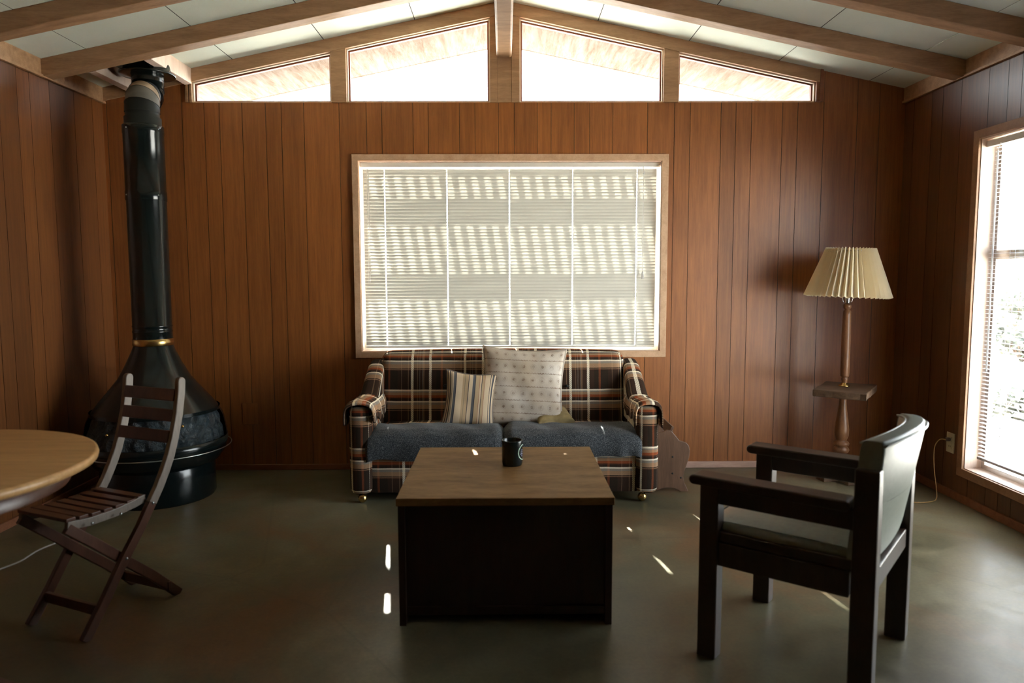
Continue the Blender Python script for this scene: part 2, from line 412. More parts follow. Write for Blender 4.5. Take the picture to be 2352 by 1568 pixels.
upper('upper_panel', CL1, XR, back_g, '')
def rgroove(a0, a1, seed, known):
    rng = random.Random(seed); g = list(known); x = min(known)
    while x > a0:
        x -= rng.choice([.095, .145, .195, .097, .17]); g.append(x)
    x = max(known)
    while x < a1 - .06:
        x += rng.choice([.1, .15, .19]); g.append(x)
    return sorted(v for v in g if a0 < v < a1)
panel_wall('wall_left', 'left', rgroove(YF, D, 11, [3.712, 3.852, 3.954, 4.124, 4.352, 4.541]), YF, D, [], lambda a: PT, 'left wall of dark grooved veneer panelling behind the stove', (.42, .62))  # plank tones lowered: dim light on this side is put into the colour
panel_wall('wall_right', 'right', rgroove(YF, D, 12, [3.614, 3.712, 3.859, 4.088, 4.259, 4.366]), YF, D, [RW], lambda a: PT, 'right wall of dark grooved veneer panelling with the tall window', (.33, .47))  # planks toned down further, shade of the window wall painted into them
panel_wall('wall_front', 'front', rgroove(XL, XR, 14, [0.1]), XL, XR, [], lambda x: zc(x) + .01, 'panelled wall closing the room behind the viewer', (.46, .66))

mb = MB(); mb.box(XL - .13, XR + .13, YF - .13, D + .13, -.12, 0); o = mb.build('floor', M['floor']); tag(o, 'polished brown-green stained concrete floor', 'floor', kind='structure')

# ceiling boards with open seams, sloping both ways from the ridge
mb = MB(); smb = MB()
for sx, offs in ((1, [0, .578, 1.142, 1.702, 2.274, XR + .13]), (-1, [0, .547, 1.108, 1.67, 2.232, -XL + .13])):
    for a, b in zip(offs, offs[1:]):
        g = .0025
        ya, yb = YF - .13, D + .12
        a2 = a + (g if a > 0 else 0); b2 = b - g
        A, B = sx * a2, sx * b2
        mb.quad([(A, ya, zc(A)), (B, ya, zc(B)), (B, yb, zc(B)), (A, yb, zc(A))])
    for a in offs[1:-1]:
        A = sx * a
        smb.quad([(A - .005, YF, zc(A) + .002), (A + .005, YF, zc(A) + .002), (A + .005, D, zc(A) + .002), (A - .005, D, zc(A) + .002)])
    B = sx * offs[-1]
    mb.quad([(0, ya, zc(0) + .10), (B, ya, zc(B) + .10), (B, yb, zc(B) + .10), (0, yb, zc(0) + .10)])
o = mb.build('ceiling', M['ceil'], weld=False); smb.build('board_seam', M['seam'], o, weld=False); tag(o, 'pale green-white ceiling boards sloping down from the ridge beam', 'ceiling', kind='structure')

# rafters (each slope one sloping timber)
tn = [0]
def trimname():
    tn[0] += 1; return 'trim_%d' % tn[0]
def slope_prism(mb, x0, x1, dz, y0, y1, top=0.0):
    pts = [(x0, zc(x0) - top), (x1, zc(x1) - top), (x1, zc(x1) - dz), (x0, zc(x0) - dz)]
    mb.prism(pts, XZ, y0, y1)
RAF = [(4.045, 4.135), (3.465, 3.555), (2.885, 2.975), (2.30, 2.39), (1.72, 1.81), (1.14, 1.23), (.55, .64), (-.03, .06), (-.6, -.51), (-1.2, -1.1), (-1.8, -1.7), (-2.4, -2.3), (-3.0, -2.9), (-3.6, -3.5), (-4.2, -4.1)]
desc = ['nearest the window wall', 'second from the window wall', 'third from the window wall']
for i, (y0, y1) in enumerate(RAF):
    for sx, nm in ((-1, 'left'), (1, 'right')):
        mb = MB(); xe = XL if sx < 0 else XR
        slope_prism(mb, sx * .047, xe, .092, y0, y1)
        o = mb.build(trimname(), M['beam'], bevel=.004)
        d = desc[i] if i < 3 else 'number %d from the window wall, out of view overhead' % (i + 1)
        tag(o, 'brown fir rafter on the %s slope, %s' % (nm, d), 'beam', group='ceiling rafters', kind='structure')
mb = MB(); mb.box(-.047, .047, YF, D - .005, 2.585, zc(0) - .0)
o = mb.build(trimname(), M['beam'], bevel=.012); tag(o, 'deep ridge beam running from the window wall toward the viewer', 'beam', kind='structure')
# header over the clerestory
for sx, x1, nm in ((-1, XL, 'left'), (1, CL1, 'right')):
    mb = MB(); slope_prism(mb, 0.0, x1, .078 if sx > 0 else .080, D - .012, D + .09)
    o = mb.build(trimname(), M['beam'], bevel=.003); tag(o, 'sloping tan header over the %s clerestory windows' % nm, 'beam', kind='structure')
# posts between the clerestory panes
for x0, x1, y0, lb in ((-1.069, -.975, D - .01, 'tan post between the two left clerestory windows'), (.989, 1.081, D - .01, 'tan post between the two right clerestory windows'),
                   (-.087, -.041, D - .004, 'narrow tan post left of the ridge beam end'), (.046, .095, D - .004, 'narrow tan post right of the ridge beam end')):
    mb = MB(); e = .077
    mb.prism([(x0, PT - .001), (x1, PT - .001), (x1, zc(x1) - e), (x0, zc(x0) - e)], XZ, y0, D + .09)
    o = mb.build(trimname(), M['beam'], bevel=.002); tag(o, lb, 'post', kind='structure')
mb = MB(); mb.box(-.041, .046, D - .001, D + .09, PT - .001, 2.60); o = mb.build(trimname(), M['beam'], bevel=.002); tag(o, 'short tan post under the end of the ridge beam', 'post', kind='structure')
mb = MB(); mb.prism([(CL0, PT), (-1.952, PT), (-1.952, zc(-1.952) - .075), (CL0, zc(CL0) - .075)], XZ, D - .012, D + .09)
mb.prism([(-1.945, PT), (-1.93, PT), (-1.93, zc(-1.93) - .075), (-1.945, zc(-1.945) - .075)], XZ, D - .006, D + .09)
mb.prism([(-1.96, PT), (-1.94, PT), (-1.94, zc(-1.94) - .075), (-1.96, zc(-1.96) - .075)], XZ, D + .03, D + .09)
o = mb.build(trimname(), M['beam']); tag(o, 'thin jamb strips at the left end of the clerestory', 'trim', kind='structure')
mb = MB(); mb.prism([(1.941, PT), (1.962, PT), (1.962, zc(1.962) - .07), (1.941, zc(1.941) - .07)], XZ, D - .01, D + .09)
mb.prism([(1.962, PT), (1.979, PT), (1.979, zc(1.979)), (1.962, zc(1.962))], XZ, D - .02, D + .09)
o = mb.build(trimname(), M['trimdark']); tag(o, 'red-brown jamb strip at the right end of the clerestory', 'trim', kind='structure')
# fascia boards along the side walls
for sx, xw, nm in ((-1, XL, 'left'), (1, XR, 'right')):
    mb = MB()
    x0, x1 = sorted((xw, xw - sx * .012)); mb.box(x0, x1, YF, D, PT - .002, zc(xw) + .012)
    x0, x1 = sorted((xw, xw - sx * .022)); mb.box(x0, x1, YF, D, PT - .008, PT + .006)
    x0, x1 = sorted((xw, xw + sx * .12)); mb.box(x0, x1, YF, D, PT - .002, zc(xw) + .03)
    o = mb.build(trimname(), M['beam'], bevel=.002); tag(o, 'tan board and batten along the top of the %s wall' % nm, 'trim', kind='structure')
# chimney chase blocking between the first rafter and the wall header
for x0, x1, lb in ((-1.965, -1.925, 'pale blocking board right of the flue collar'), (-2.27, -2.23, 'pale blocking board left of the flue collar')):
    mb = MB(); mb.prism([(x0, zc(x0)), (x1, zc(x1)), (x1, zc(x1) - .094), (x0, zc(x0) - .094)], XZ, 4.135, D - .012)
    o = mb.build(trimname(), M['pinkjamb'], bevel=.002); tag(o, lb, 'trim', kind='structure')
mb = MB(); x0, x1 = -2.23, -1.965
mb.prism([(x0, zc(x0) - .004), (x1, zc(x1) - .004), (x1, zc(x1) - .010), (x0, zc(x0) - .010)], XZ, 4.136, D - .013)
o = mb.build(trimname(), M['blackmatte']); tag(o, 'black metal plate on the ceiling above the flue collar', 'plate', kind='structure')

# baseboards
mb = MB(); mb.box(XL, 1.155, D - .014, D, 0, .036); o = mb.build('baseboard_back', M['trimdark'], bevel=.003); tag(o, 'low reddish baseboard on the back wall, left of the sofa', 'baseboard', kind='structure')
mb = MB(); mb.box(1.158, XR, D - .016, D, 0, .042); o = mb.build('baseboard_back.001', M['base_pale'], bevel=.003); tag(o, 'pale baseboard on the back wall behind the lamp table', 'baseboard', kind='structure')
mb = MB(); mb.box(XR - .014, XR, YF, D - .016, 0, .045); o = mb.build('baseboard_right', M['trimdark'], bevel=.003); tag(o, 'reddish baseboard under the right window', 'baseboard', kind='structure')
mb = MB(); mb.box(XL, XL + .014, YF, D - .014, 0, .04); o = mb.build('baseboard_left', M['trimdark'], bevel=.003); tag(o, 'dark baseboard on the left wall', 'baseboard', kind='structure')

# ---- clerestory windows
def inset(poly, d):
    n = len(poly); out = []
    for i in range(n):
        p0, p1, p2 = Vector(poly[i - 1]), Vector(poly[i]), Vector(poly[(i + 1) % n])
        e1 = (p1 - p0).normalized(); e2 = (p2 - p1).normalized()
        n1 = Vector((-e1.y, e1.x)); n2 = Vector((-e2.y, e2.x))
        k = (n1 + n2) / (1 + n1.dot(n2)); q = p1 + k * d; out.append((q.x, q.y))
    return out
cw = [(-1.93, -1.069, 'leftmost sloping clerestory window'), (-.975, -.087, 'clerestory window left of the ridge beam'), (.095, .989, 'clerestory window right of the ridge beam'), (1.081, 1.941, 'rightmost sloping clerestory window')]
for i, (x0, x1, lb) in enumerate(cw):
    e = .078
    poly = [(x0, PT), (x1, PT), (x1, zc(x1) - e), (x0, zc(x0) - e)]
    w = thing('window_%d' % (i + 1), lb, 'window', ((x0 + x1) / 2, D + .05, PT), kind='structure')
    L = (-(x0 + x1) / 2, -(D + .05), -PT)
    def fn(u, v, d, L=L): return (u + L[0], d + L[1], v + L[2])
    mb = MB(); mb.ring(poly, inset(poly, .008), fn, D + .012, D + .03); mb.build('window_stop', M['cream'], w)  # cream ring stands in for the lit inner edge of the header
    p2 = inset(poly, .0); mb = MB(); mb.ring(poly, inset(poly, .017), fn, D + .035, D + .058); mb.build('window_frame', M['redstop'], w)
    mb = MB(); pi = inset(poly, .012); mb.quad([fn(u, v, D + .065) for u, v in pi]); mb.build('window_pane', M['glass'], w)

# ---- main window
w = thing('window_5', 'wide picture window with tan casing behind the sofa', 'window', (.0375, D, WI[2]), kind='structure')
def fn5(u, v, d): return (u - .0375, d - D, v - WI[2])
ip = [(WI[0], WI[2]), (WI[1], WI[2]), (WI[1], WI[3]), (WI[0], WI[3])]
mb = MB(); mb.ring(inset(ip, -.040), ip, fn5, D - .018, D); mb.build('window_casing', M['trim'], w, bevel=.002)
mb = MB(); mb.ring(inset(ip, -.001), inset(ip, .004), fn5, D - .004, D + .118); mb.build('window_jamb', M['pinkjamb'], w)
mb = MB(); mb.ring(inset(ip, .004), inset(ip, .03), fn5, D + .075, D + .1); mb.build('window_frame', M['white'], w)
mb = MB(); mb.quad([fn5(u, v, D + .09) for u, v in inset(ip, .02)]); mb.build('window_pane', M['glass'], w)

# ---- right window
w = thing('window_6', 'tall bright side window with brown casing in the right wall', 'window', (XR, 2.94, RW[2]), kind='structure')
def fn6(u, v, d): return (d - XR, u - 2.94, v - RW[2])
ip = [(RW[0], RW[2]), (RW[1], RW[2]), (RW[1], RW[3]), (RW[0], RW[3])]
mb = MB(); mb.ring(inset(ip, -.045), ip, fn6, XR - .018, XR); mb.build('window_casing', M['trimmid'], w, bevel=.002)
mb = MB(); mb.ring(inset(ip, -.001), inset(ip, .004), fn6, XR - .003, XR + .118); mb.build('window_jamb', M['pinkjamb'], w)
mb = MB(); mb.ring(inset(ip, .004), inset(ip, .032), fn6, XR + .085, XR + .11)
mb.prism([(RW[0] + .03, 1.325), (RW[1] - .03, 1.325), (RW[1] - .03, 1.372), (RW[0] + .03, 1.372)], fn6, XR + .08, XR + .108)
mb.build('window_sash', M['chrome'], w, bevel=.002)
mb = MB(); mb.quad([fn6(u, v, XR + .1) for u, v in inset(ip, .02)]); mb.build('window_pane', M['glass'], w)

# ------------------------------------------------------------------ main blind
bx0, bx1 = -.892, .962
by = D + .034
blind = thing('window_blind', 'closed cream venetian blind filling the wide window behind the sofa', 'window blind', ((bx0 + bx1) / 2, by, 1.95))
bl = (-(bx0 + bx1) / 2, -by, -1.95)
sh = lambda p: (p[0] + bl[0], p[1] + bl[1], p[2] + bl[2])
holes = [-.757, -.364, .030, .431, .838]
mb = MB(); mb.box(WI[0] + .006 + bl[0], WI[1] - .006 + bl[0], -.014, .014, 1.926 - 1.95, 1.954 - 1.95); mb.build('headrail', M['white'], blind, bevel=.002)
mb = MB(); xs = [bx0]
for h in holes: xs += [h - .0029, h + .0029]
xs += [bx1]; xs2 = []
for a, b in zip(xs, xs[1:]):
    k = 1 if b - a < .02 else max(2, int((b - a) / .07))
    xs2 += [a + (b - a) * i / k for i in range(k)]
xs2.append(bx1); nx = len(xs2) - 1
sw = .0250; pitch = .0206; vs = [-.5, -.38, 0, .38, .5]
NS = 54; rb = random.Random(5)
for k in range(NS):
    z = 1.903 - k * pitch; jt = rb.uniform(-1.4, 1.4)
    def SP(i, j, z=z, jt=jt, k=k):
        x = xs2[i]; t = min(1, max(0, (x + .85) / .5)); low = k / NS
        open_l = 15 * (1 - t) ** 1.5 * (.35 + .65 * abs(low - .35))
        ang = math.radians(84 + jt * .7 - open_l - 3 * low * (1 - t))
        v = vs[j] * sw; crown = .0016 * (1 - (2 * vs[j]) ** 2)
        sag = .0008 * math.sin(x * 9 + k)
        dy = -v * math.cos(ang) - crown * math.sin(ang); dz = v * math.sin(ang) - crown * math.cos(ang)
        return sh((x, by + dy, z + dz + sag))
    b0 = len(mb.v)
    for j in range(5):
        for i in range(nx + 1): mb.v.append(SP(i, j))
    for j in range(4):
        for i in range(nx):
            mx = (xs2[i] + xs2[i + 1]) / 2
            if j in (1, 2) and any(abs(mx - h) < .004 for h in holes): continue
            a = b0 + j * (nx + 1) + i
            mb.f.append((a, a + 1, a + nx + 2, a + nx + 1)); mb.uv.append([(0, 0)] * 4); mb.col.append(1.0); mb.sm.append(True)
mb.build('slats', M['slat'], blind, weld=False)
mb = MB(); a = sh((bx0, by, .792)); b = sh((bx1, by, .792)); mb.box(a[0], b[0], -.012, .012, a[2] - .006, a[2] + .006); mb.build('bottom_rail', M['white'], blind, bevel=.003)
for h in holes:
    mb = MB()
    for dy in (-.0145, .0145): mb.tube([sh((h + .0055, by + dy, 1.93)), sh((h + .0055, by + dy, .79))], .0008, 6)
    mb.build('ladder_cord', M['cordw'], blind)
mb = MB(); mb.tube([sh((-.862 + .0, by - .03, 1.92)), sh((-.862, by - .03, 1.2))], .0012, 6); mb.tube([sh((-.852, by - .03, 1.92)), sh((-.852, by - .03, 1.2))], .0012, 6); mb.build('pull_cord', M['cordw'], blind)
mb = MB(); hx = .872
mb.tube([sh((hx, by - .022, 1.925)), sh((hx + .004, by - .03, 1.90)), sh((hx + .002, by - .03, 1.88))], .003, 8)
mb.lathe([(.001, 1.905), (.004, 1.90), (.009, 1.878), (.001, 1.876)], (sh((hx + .004, by - .03, 0))[0], sh((0, by - .03, 0))[1], bl[2]), 12)
mb.tube([sh((hx + .003, by - .03, 1.88)), sh((hx + .002, by - .028, 1.26))], .0017, 6)
mb.lathe([(.001, 1.272), (.007, 1.262), (.009, 1.225), (.001, 1.222)], (sh((hx + .004, by - .03, 0))[0], sh((0, by - .03, 0))[1], bl[2]), 12)
mb.build('tilt_cord', M['cordw'], blind)

# ------------------------------------------------------------------ right blind (slats open)
rx = XR + .035
rbl = thing('window_blind', 'open white venetian blind with thin level slats in the tall right window', 'window blind', (rx, 2.94, 1.92))
def rs(x, y, z): return (x - rx, y - 2.94, z - 1.92)
y0, y1 = RW[0] + .012, RW[1] - .06
mb = MB(); mb.obox(rs(rx, 2.94, 1.925), (.014, (RW[1] - RW[0]) / 2 - .006, .016)); mb.build('headrail', M['white'], rbl, bevel=.002)
mb = MB()
for k in range(80):
    z = 1.895 - k * .0208
    if z < .285: break
    ang = math.radians(4)
    def SP(i, j, z=z): 
        v = (j / 3 - .5) * .025; return rs(rx + v * math.cos(ang), y0 + (y1 - y0) * i / 4, z + v * math.sin(ang) + .0012 * (1 - (2 * (j / 3 - .5)) ** 2))
    mb.grid(lambda u, v: SP(u * 4, v * 3), 4, 3)
mb.build('slats', M['slat_r'], rbl, weld=False)
mb = MB(); mb.obox(rs(rx, (y0 + y1) / 2, .268), (.0125, (y1 - y0) / 2, .007)); mb.build('bottom_rail', M['slat_r'], rbl, bevel=.003)
for yy in (3.66, 3.2, 2.7, 2.2):
    mb = MB()
    for dx in (-.013, .013): mb.tube([rs(rx + dx, yy, 1.91), rs(rx + dx, yy, .265)], .0011, 6)
    mb.build('ladder_cord', M['cordw'], rbl)
mb = MB(); mb.tube([rs(rx - .02, 3.765, 1.915), rs(rx - .032, 3.765, 1.875)], .002, 6); mb.tube([rs(rx - .032, 3.765, 1.875), rs(rx - .026, 3.77, .74)], .0042, 8); mb.build('tilt_wand', M['cordw'], rbl)

# ------------------------------------------------------------------ outside
mb = MB(); mb.quad([(-60, -40, -.16), (90, -40, -.16), (90, 90, -.16), (-60, 90, -.16)]); o = mb.build('ground', M['sand']); tag(o, 'bright desert sand outside the windows', 'ground', kind='structure')
# eave overhang of the gable, with fascia
for sx, nm in ((-1, 'left'), (1, 'right')):
    mb = MB(); x1 = sx * 3.1
    pts = [(0, zc(0) - .018), (x1, zc(x1) - .018), (x1, zc(x1) + .06), (0, zc(0) + .06)]
    mb.prism(pts, XZ, D + .09, 5.47)
    for k in range(12):
        xa = sx * (.02 + k * .26)
    mb.prism([(0, zc(0) - .02), (x1, zc(x1) - .02), (x1, zc(x1) + .07), (0, zc(0) + .07)], XZ, 5.47, 5.495)
    o = mb.build(trimname(), M['soffit']); tag(o, 'weathered board soffit of the eave seen through the %s clerestory windows' % nm, 'eave', kind='structure')
mb = MB(); mb.prism([(-3.1, zc(3.1) + .11), (0, zc(0) + .11), (3.1, zc(3.1) + .11), (3.1, zc(3.1) + .13), (0, zc(0) + .13), (-3.1, zc(3.1) + .13)], XZ, YF - .3, 5.50)
o = mb.build('roof', M['pergola']); tag(o, 'low gable roof over the room', 'roof', kind='structure')
# slatted patio cover outside the picture window; its slats and purlins stripe the blind with shade
pg = thing('patio_cover', 'slatted timber patio cover outside the wide window, shading its blind', 'pergola', (0, 5.6, -.16))
def ps(x, y, z): return (x, y - 5.6, z + .16)
# shadow bands on the blind at these heights (top, bottom): beam edges found by running back along the sun
TEL = .905; ZP = 2.22
mb = MB()
for za, zb in ((2.07, 1.885), (1.70, 1.535), (1.225, 1.06), (.78, .62), (.33, .17)):
    # wall height z is shaded by a point (y, Z) when Z - TEL*(y-D) = z
    hgt = .12; ytop = D + (ZP - za) / TEL; ybot = D + (ZP - hgt - zb) / TEL
    yc = (D + (ZP - za) / TEL + D + (ZP - hgt - zb) / TEL) / 2; wd = max(.03, (D + (ZP - hgt - zb) / TEL) - (D + (ZP - za) / TEL))
    mb = MB(); mb.obox(ps(0, yc, ZP - hgt / 2), (2.1, wd / 2, hgt / 2)); mb.build('purlin', M['pergola'], pg)
for i in range(46):
    x = -2.0 + i * .0812; mb = MB(); mb.obox(ps(x, 5.80, ZP + .012), (.0185, 1.0, .012)); mb.build('slat', M['pergola'], pg)
for x in (-2.05, 2.05):
    for y in (6.7,):
        mb = MB(); mb.obox(ps(x, y, 1.0), (.045, .045, 1.16)); mb.build('post', M['pergola'], pg)

def shrub(x, y, h, r, n, label, seed):
    t = thing('desert_shrub', label, 'shrub', (x, y, -.16), group='desert shrubs outside the right window')
    rg = random.Random(seed); lv = MB(); st = MB()
    for b in range(16):
        a = rg.uniform(0, 2 * PI); rr = rg.uniform(.3, 1) * r; p = Vector((rr * math.cos(a), rr * math.sin(a), h * rg.uniform(.6, 1)))
        st.tube([(0, 0, 0), (p.x * .4, p.y * .4, p.z * .5), tuple(p)], [.02, .012, .004], 5)
        for k in range(n):
            q = p * rg.uniform(.45, 1.05) + Vector([rg.gauss(0, .11) for _ in range(3)])
            d = Vector([rg.gauss(0, 1) for _ in range(3)]).normalized() * .075; e = d.orthogonal().normalized() * .035
            lv.quad([q - d, q + e, q + d, q - e])
    st.build('branches', M['twig'], t); lv.build('foliage', M['leaf'], t, weld=False)
shrub(10.6, 15.0, 1.25, .9, 90, 'larger grey-green desert shrub far outside the right window', 1)
shrub(12.8, 17.6, 1.5, 1.1, 90, 'tallest pale desert shrub farthest outside the right window', 2)
shrub(5.15, 6.95, .28, .5, 40, 'low scrubby bush on the sand near the right window', 3)  # added scrub, stands in for shadow streaks on the sand
shrub(8.3, 11.6, .7, .6, 60, 'medium desert shrub halfway out from the right window', 4)

# ------------------------------------------------------------------ sofa
sofa = thing('sofa', 'two-seat brown, rust and cream plaid sofa on ball casters under the window', 'sofa', (-.008, 4.25, 0))
SX, SY = -.008, 4.25
def s_(x, y, z): return (x - SX, y - SY, z)
def soft(poly_fn, nu, nv, uvfn): pass
def pad(mb, x0, x1, y0, y1, z0, z1, r=.04, nx=14, ny=10, puff=.02, uvo=(0, 0), tilt=0.0):
    """rounded upholstered block: superellipsoid-like box"""
    cx, cy, cz = (x0 + x1) / 2, (y0 + y1) / 2, (z0 + z1) / 2; hx, hy, hz = (x1 - x0) / 2, (y1 - y0) / 2, (z1 - z0) / 2
    def P(a, b, s):
        # point on box face then rounded
        p = Vector((a, b, s))
        return p
    faces = [(0, 1, 2, 1), (0, 1, 2, -1), (0, 2, 1, 1), (0, 2, 1, -1), (1, 2, 0, 1), (1, 2, 0, -1)]
    H = (hx, hy, hz)
    for ia, ib, ic, sg in faces:
        na = max(4, int(H[ia] * 2 / .03)); nb = max(4, int(H[ib] * 2 / .03)); na = min(na, 48); nb = min(nb, 30)
        def F(u, v):
            q = [0, 0, 0]; q[ia] = (2 * u - 1) * H[ia]; q[ib] = (2 * v - 1) * H[ib]; q[ic] = sg * H[ic]
            c = [max(-(H[k] - r), min(H[k] - r, q[k])) for k in range(3)]
            d = Vector([q[k] - c[k] for k in range(3)])
            if d.length > 1e-9: d = d.normalized() * r
            o = Vector(c) + d
            # puff outward away from edges
            pu = puff * (1 - (o[ia] / H[ia]) ** 2) * (1 - (o[ib] / H[ib]) ** 2)
            o[ic] += sg * pu
            if tilt: o[1] += tilt * (o[2] + hz)
            return (cx + o[0] - SX, cy + o[1] - SY, cz + o[2])
        def UV(u, v):
            a = (2 * u - 1) * H[ia]; b = (2 * v - 1) * H[ib]; C = (cx, cy, cz)
            if ia == 0: return (a + C[0] + uvo[0], b + C[ib] + uvo[1])
            return (a + C[1] + uvo[0], b + C[2] + uvo[1])
        mb.grid(F, na, nb, uvfn=UV)
# base and front rail
mb = MB(); pad(mb, -.765, .745, 3.965, 4.52, .045, .27, .02, puff=.004, uvo=(.29, .17)); mb.build('base', M['plaid'], sofa)
# seat cushions
for x0, x1 in ((-.758, -.012), (-.004, .738)):
    mb = MB(); pad(mb, x0, x1, 3.945, 4.42, .262, .372, .045, puff=.018, uvo=(.29, .02)); mb.build('seat_cushion', M['plaid_b'], sofa)
# backrest: tall tilted pad
mb = MB(); pad(mb, -.752, .722, 4.33, 4.47, .30, .79, .055, puff=.012, uvo=(.288, .105), tilt=.16); bk = mb.build('backrest', M['plaid'], sofa)
mb = MB(); pad(mb, -.80, .775, 4.47, 4.60, .05, .70, .03, puff=.0, uvo=(.29, .1)); mb.build('back_frame', M['plaid'], sofa)
# buttons on the back
for bxp, bz in ((-.36, .59), (.37, .585)):
    mb = MB(); mb.sphere(s_(bxp, 4.352, bz), .011, 8, .8); mb.build('button', M['blackmatte'], bk)
# arms: upright front post, rolled top, wing rising to the back
def arm(sg):
    xo = -.856 if sg < 0 else .842; xi = -.735 if sg < 0 else .722
    mb = MB(); a, b = sorted((xo, xi)); pad(mb, a, b, 3.925, 4.56, .045, .545, .040, puff=.004, uvo=(.05 if sg < 0 else .37, .115)); mb.build('arm', M['plaid'], sofa)
    # loose arm cover draped over the rounded arm top
    mb = MB(); cx = (xo + xi) / 2 + sg * .002
    sec = [(-1.22, -.060), (-1.20, -.030), (-1.16, .0), (-1.05, .022), (-.85, .036), (-.5, .046), (0, .050), (.5, .046), (.85, .036), (1.05, .022), (1.14, .0), (1.16, -.035), (1.13, -.072)]
    def F(u, v):
        y = 3.912 + v * .44; k = u * (len(sec) - 1); i = min(len(sec) - 2, int(k)); f = k - i
        a, z = sec[i][0] * (1 - f) + sec[i + 1][0] * f, sec[i][1] * (1 - f) + sec[i + 1][1] * f
        q = 1 + .035 * math.sin(v * 15 + u * 7); edge = abs(2 * u - 1) ** 4
        z = .510 + z * q + .006 * math.sin(v * 6 + 1) - .012 * edge * math.sin(v * 19 + sg)
        # droop over the very front
        if v < .03: z -= .012
        return s_(cx - sg * -1 * a * .064 * q, y, z)
    mb.grid(F, 36, 30, uvfn=lambda u, v: (v * .44 + (.10 if sg < 0 else .30), u * .26 + .52))
    o = mb.build('arm_cover', M['plaid_b'], sofa, weld=False)
    sm = o.modifiers.new('so', 'SOLIDIFY'); sm.thickness = .008
    # wing sweeping from arm up to the backrest
    mb = MB()
    prof = [(4.02, .515, .02), (4.14, .53, .03), (4.24, .575, .035), (4.33, .655, .04), (4.42, .72, .045), (4.50, .735, .05), (4.585, .70, .05)]
    def Wf(u, v):
        k = v * (len(prof) - 1); i = min(len(prof) - 2, int(k)); f = k - i
        y = prof[i][0] * (1 - f) + prof[i + 1][0] * f; z = prof[i][1] * (1 - f) + prof[i + 1][1] * f; 
        lean = (z - .515) * .38
        xo2 = (xo - sg * lean * .35 + sg * .004); xi2 = xi - sg * .004 
        xm = (xo2 + xi2) / 2; hw = abs(xo2 - xi2) / 2
        ang = PI * (1.0 - u); cx2 = math.cos(ang); sn = math.sin(ang)
        x = xm - hw * math.copysign(abs(cx2) ** .6, cx2) * (-1); zz = z - .05 + .05 * sn ** .7
        if u <= 1e-6 or u >= 1 - 1e-6: zz = .40
        return s_(x, y, zz)
    mb.grid(Wf, 16, 30, uvfn=lambda u, v: (u * .22 + (.18 if sg < 0 else .36), v * .62 + .02))
    fr = [Wf(i / 16, 1) for i in range(17)]; mb.quad([tuple(p) for p in fr])
    mb.build('wing', M['plaid'], sofa)
arm(-1); arm(1)
for x, y in ((-.79, 3.955), (.757, 3.955), (-.79, 4.52), (.757, 4.52)):
    mb = MB(); mb.sphere(s_(x, y, .026), .0255, 12); mb.tube([s_(x, y, .04), s_(x, y, .06)], .009, 8); mb.build('ball_caster', M['brass'], sofa)

# blanket over the seat front
mb = MB()
def BF(u, v):
    x = -.762 + 1.506 * u
    # path over the cushion: from back edge over the top, down the front
    L = [(4.165, .397), (4.12, .400), (4.05, .401), (3.99, .396), (3.945, .375), (3.925, .335), (3.922, .29), (3.930, .245)]
    if x > .1: L = L[:-1] + [(3.928, .262)]
    k = v * (len(L) - 1); i = min(len(L) - 2, int(k)); f = k - i
    y = L[i][0] * (1 - f) + L[i + 1][0] * f; z = L[i][1] * (1 - f) + L[i + 1][1] * f
    dip = math.exp(-((x + .008) / .022) ** 2); z -= .035 * dip * (1 if v < .75 else .4); y += .028 * dip * (1 if v > .4 else 0)
    e = min(x + .762, .744 - x); z -= .012 * math.exp(-(e / .03) ** 2)
    z += .004 * math.sin(x * 13 + v * 5) + .003 * math.sin(x * 31 - v * 9); y += .004 * math.sin(x * 22 + v * 3) * (v > .5)
    if x > .60 and v > .55: y -= .012 * math.sin((x - .6) * 60) * (v - .55); 
    if v < .02: y += .012 * math.sin(x * 5 + 1)
    return (x, y, z)
mb.grid(BF, 90, 36)
o = mb.build('blanket', M['blanket'], loc=(0, 4.1, .30)); sm = o.modifiers.new('so', 'SOLIDIFY'); sm.thickness = .007
tag(o, 'blue-grey flecked blanket tucked over the front of the sofa seat', 'blanket')

# ---- cushions
def pillow(name, a, b, T, mat, loc, rx, ry, rz, label, pipe=True, pinch=.10, uvflip=False, curl=0):
    t = thing(name, label, 'cushion', loc); t.rotation_euler = (rx, ry, rz)
    def F(u, v, sg):
        x, z = 2 * u - 1, 2 * v - 1
        px = a * x * (1 - pinch * (1 - z * z) * abs(x) ** 2); pz = b * z * (1 - pinch * (1 - x * x) * abs(z) ** 2)
        h = T * (max(0, 1 - x ** 4) * max(0, 1 - z ** 4)) ** .45
        wr = .0025 * math.sin(px * 40 + pz * 17) * (1 - abs(x)) + .002 * math.sin(pz * 55 + px * 9)
        return (px, sg * (h + wr * (h > .01)) + curl * x * x, pz)
    mb = MB()
    for sg in (-1, 1): mb.grid(lambda u, v, sg=sg: F(u, v, sg), 40, 40, uvfn=(lambda u, v: (v, u)) if uvflip else None)
    mb.build('cover', mat, t)
    if pipe:
        mb = MB(); pts = []
        for k in range(160):
            s = k / 160 * 4
            q = [(s % 1, 0), (1, s % 1), (1 - s % 1, 1), (0, 1 - s % 1)][int(s)]
            pts.append(F(q[0], q[1], 1))
        pts.append(pts[0]); mb.tube(pts, .0045, 6, cap=False); mb.build('piping', M['cushcord'] if mat is not M['print'] else M['print'], t)
    return t
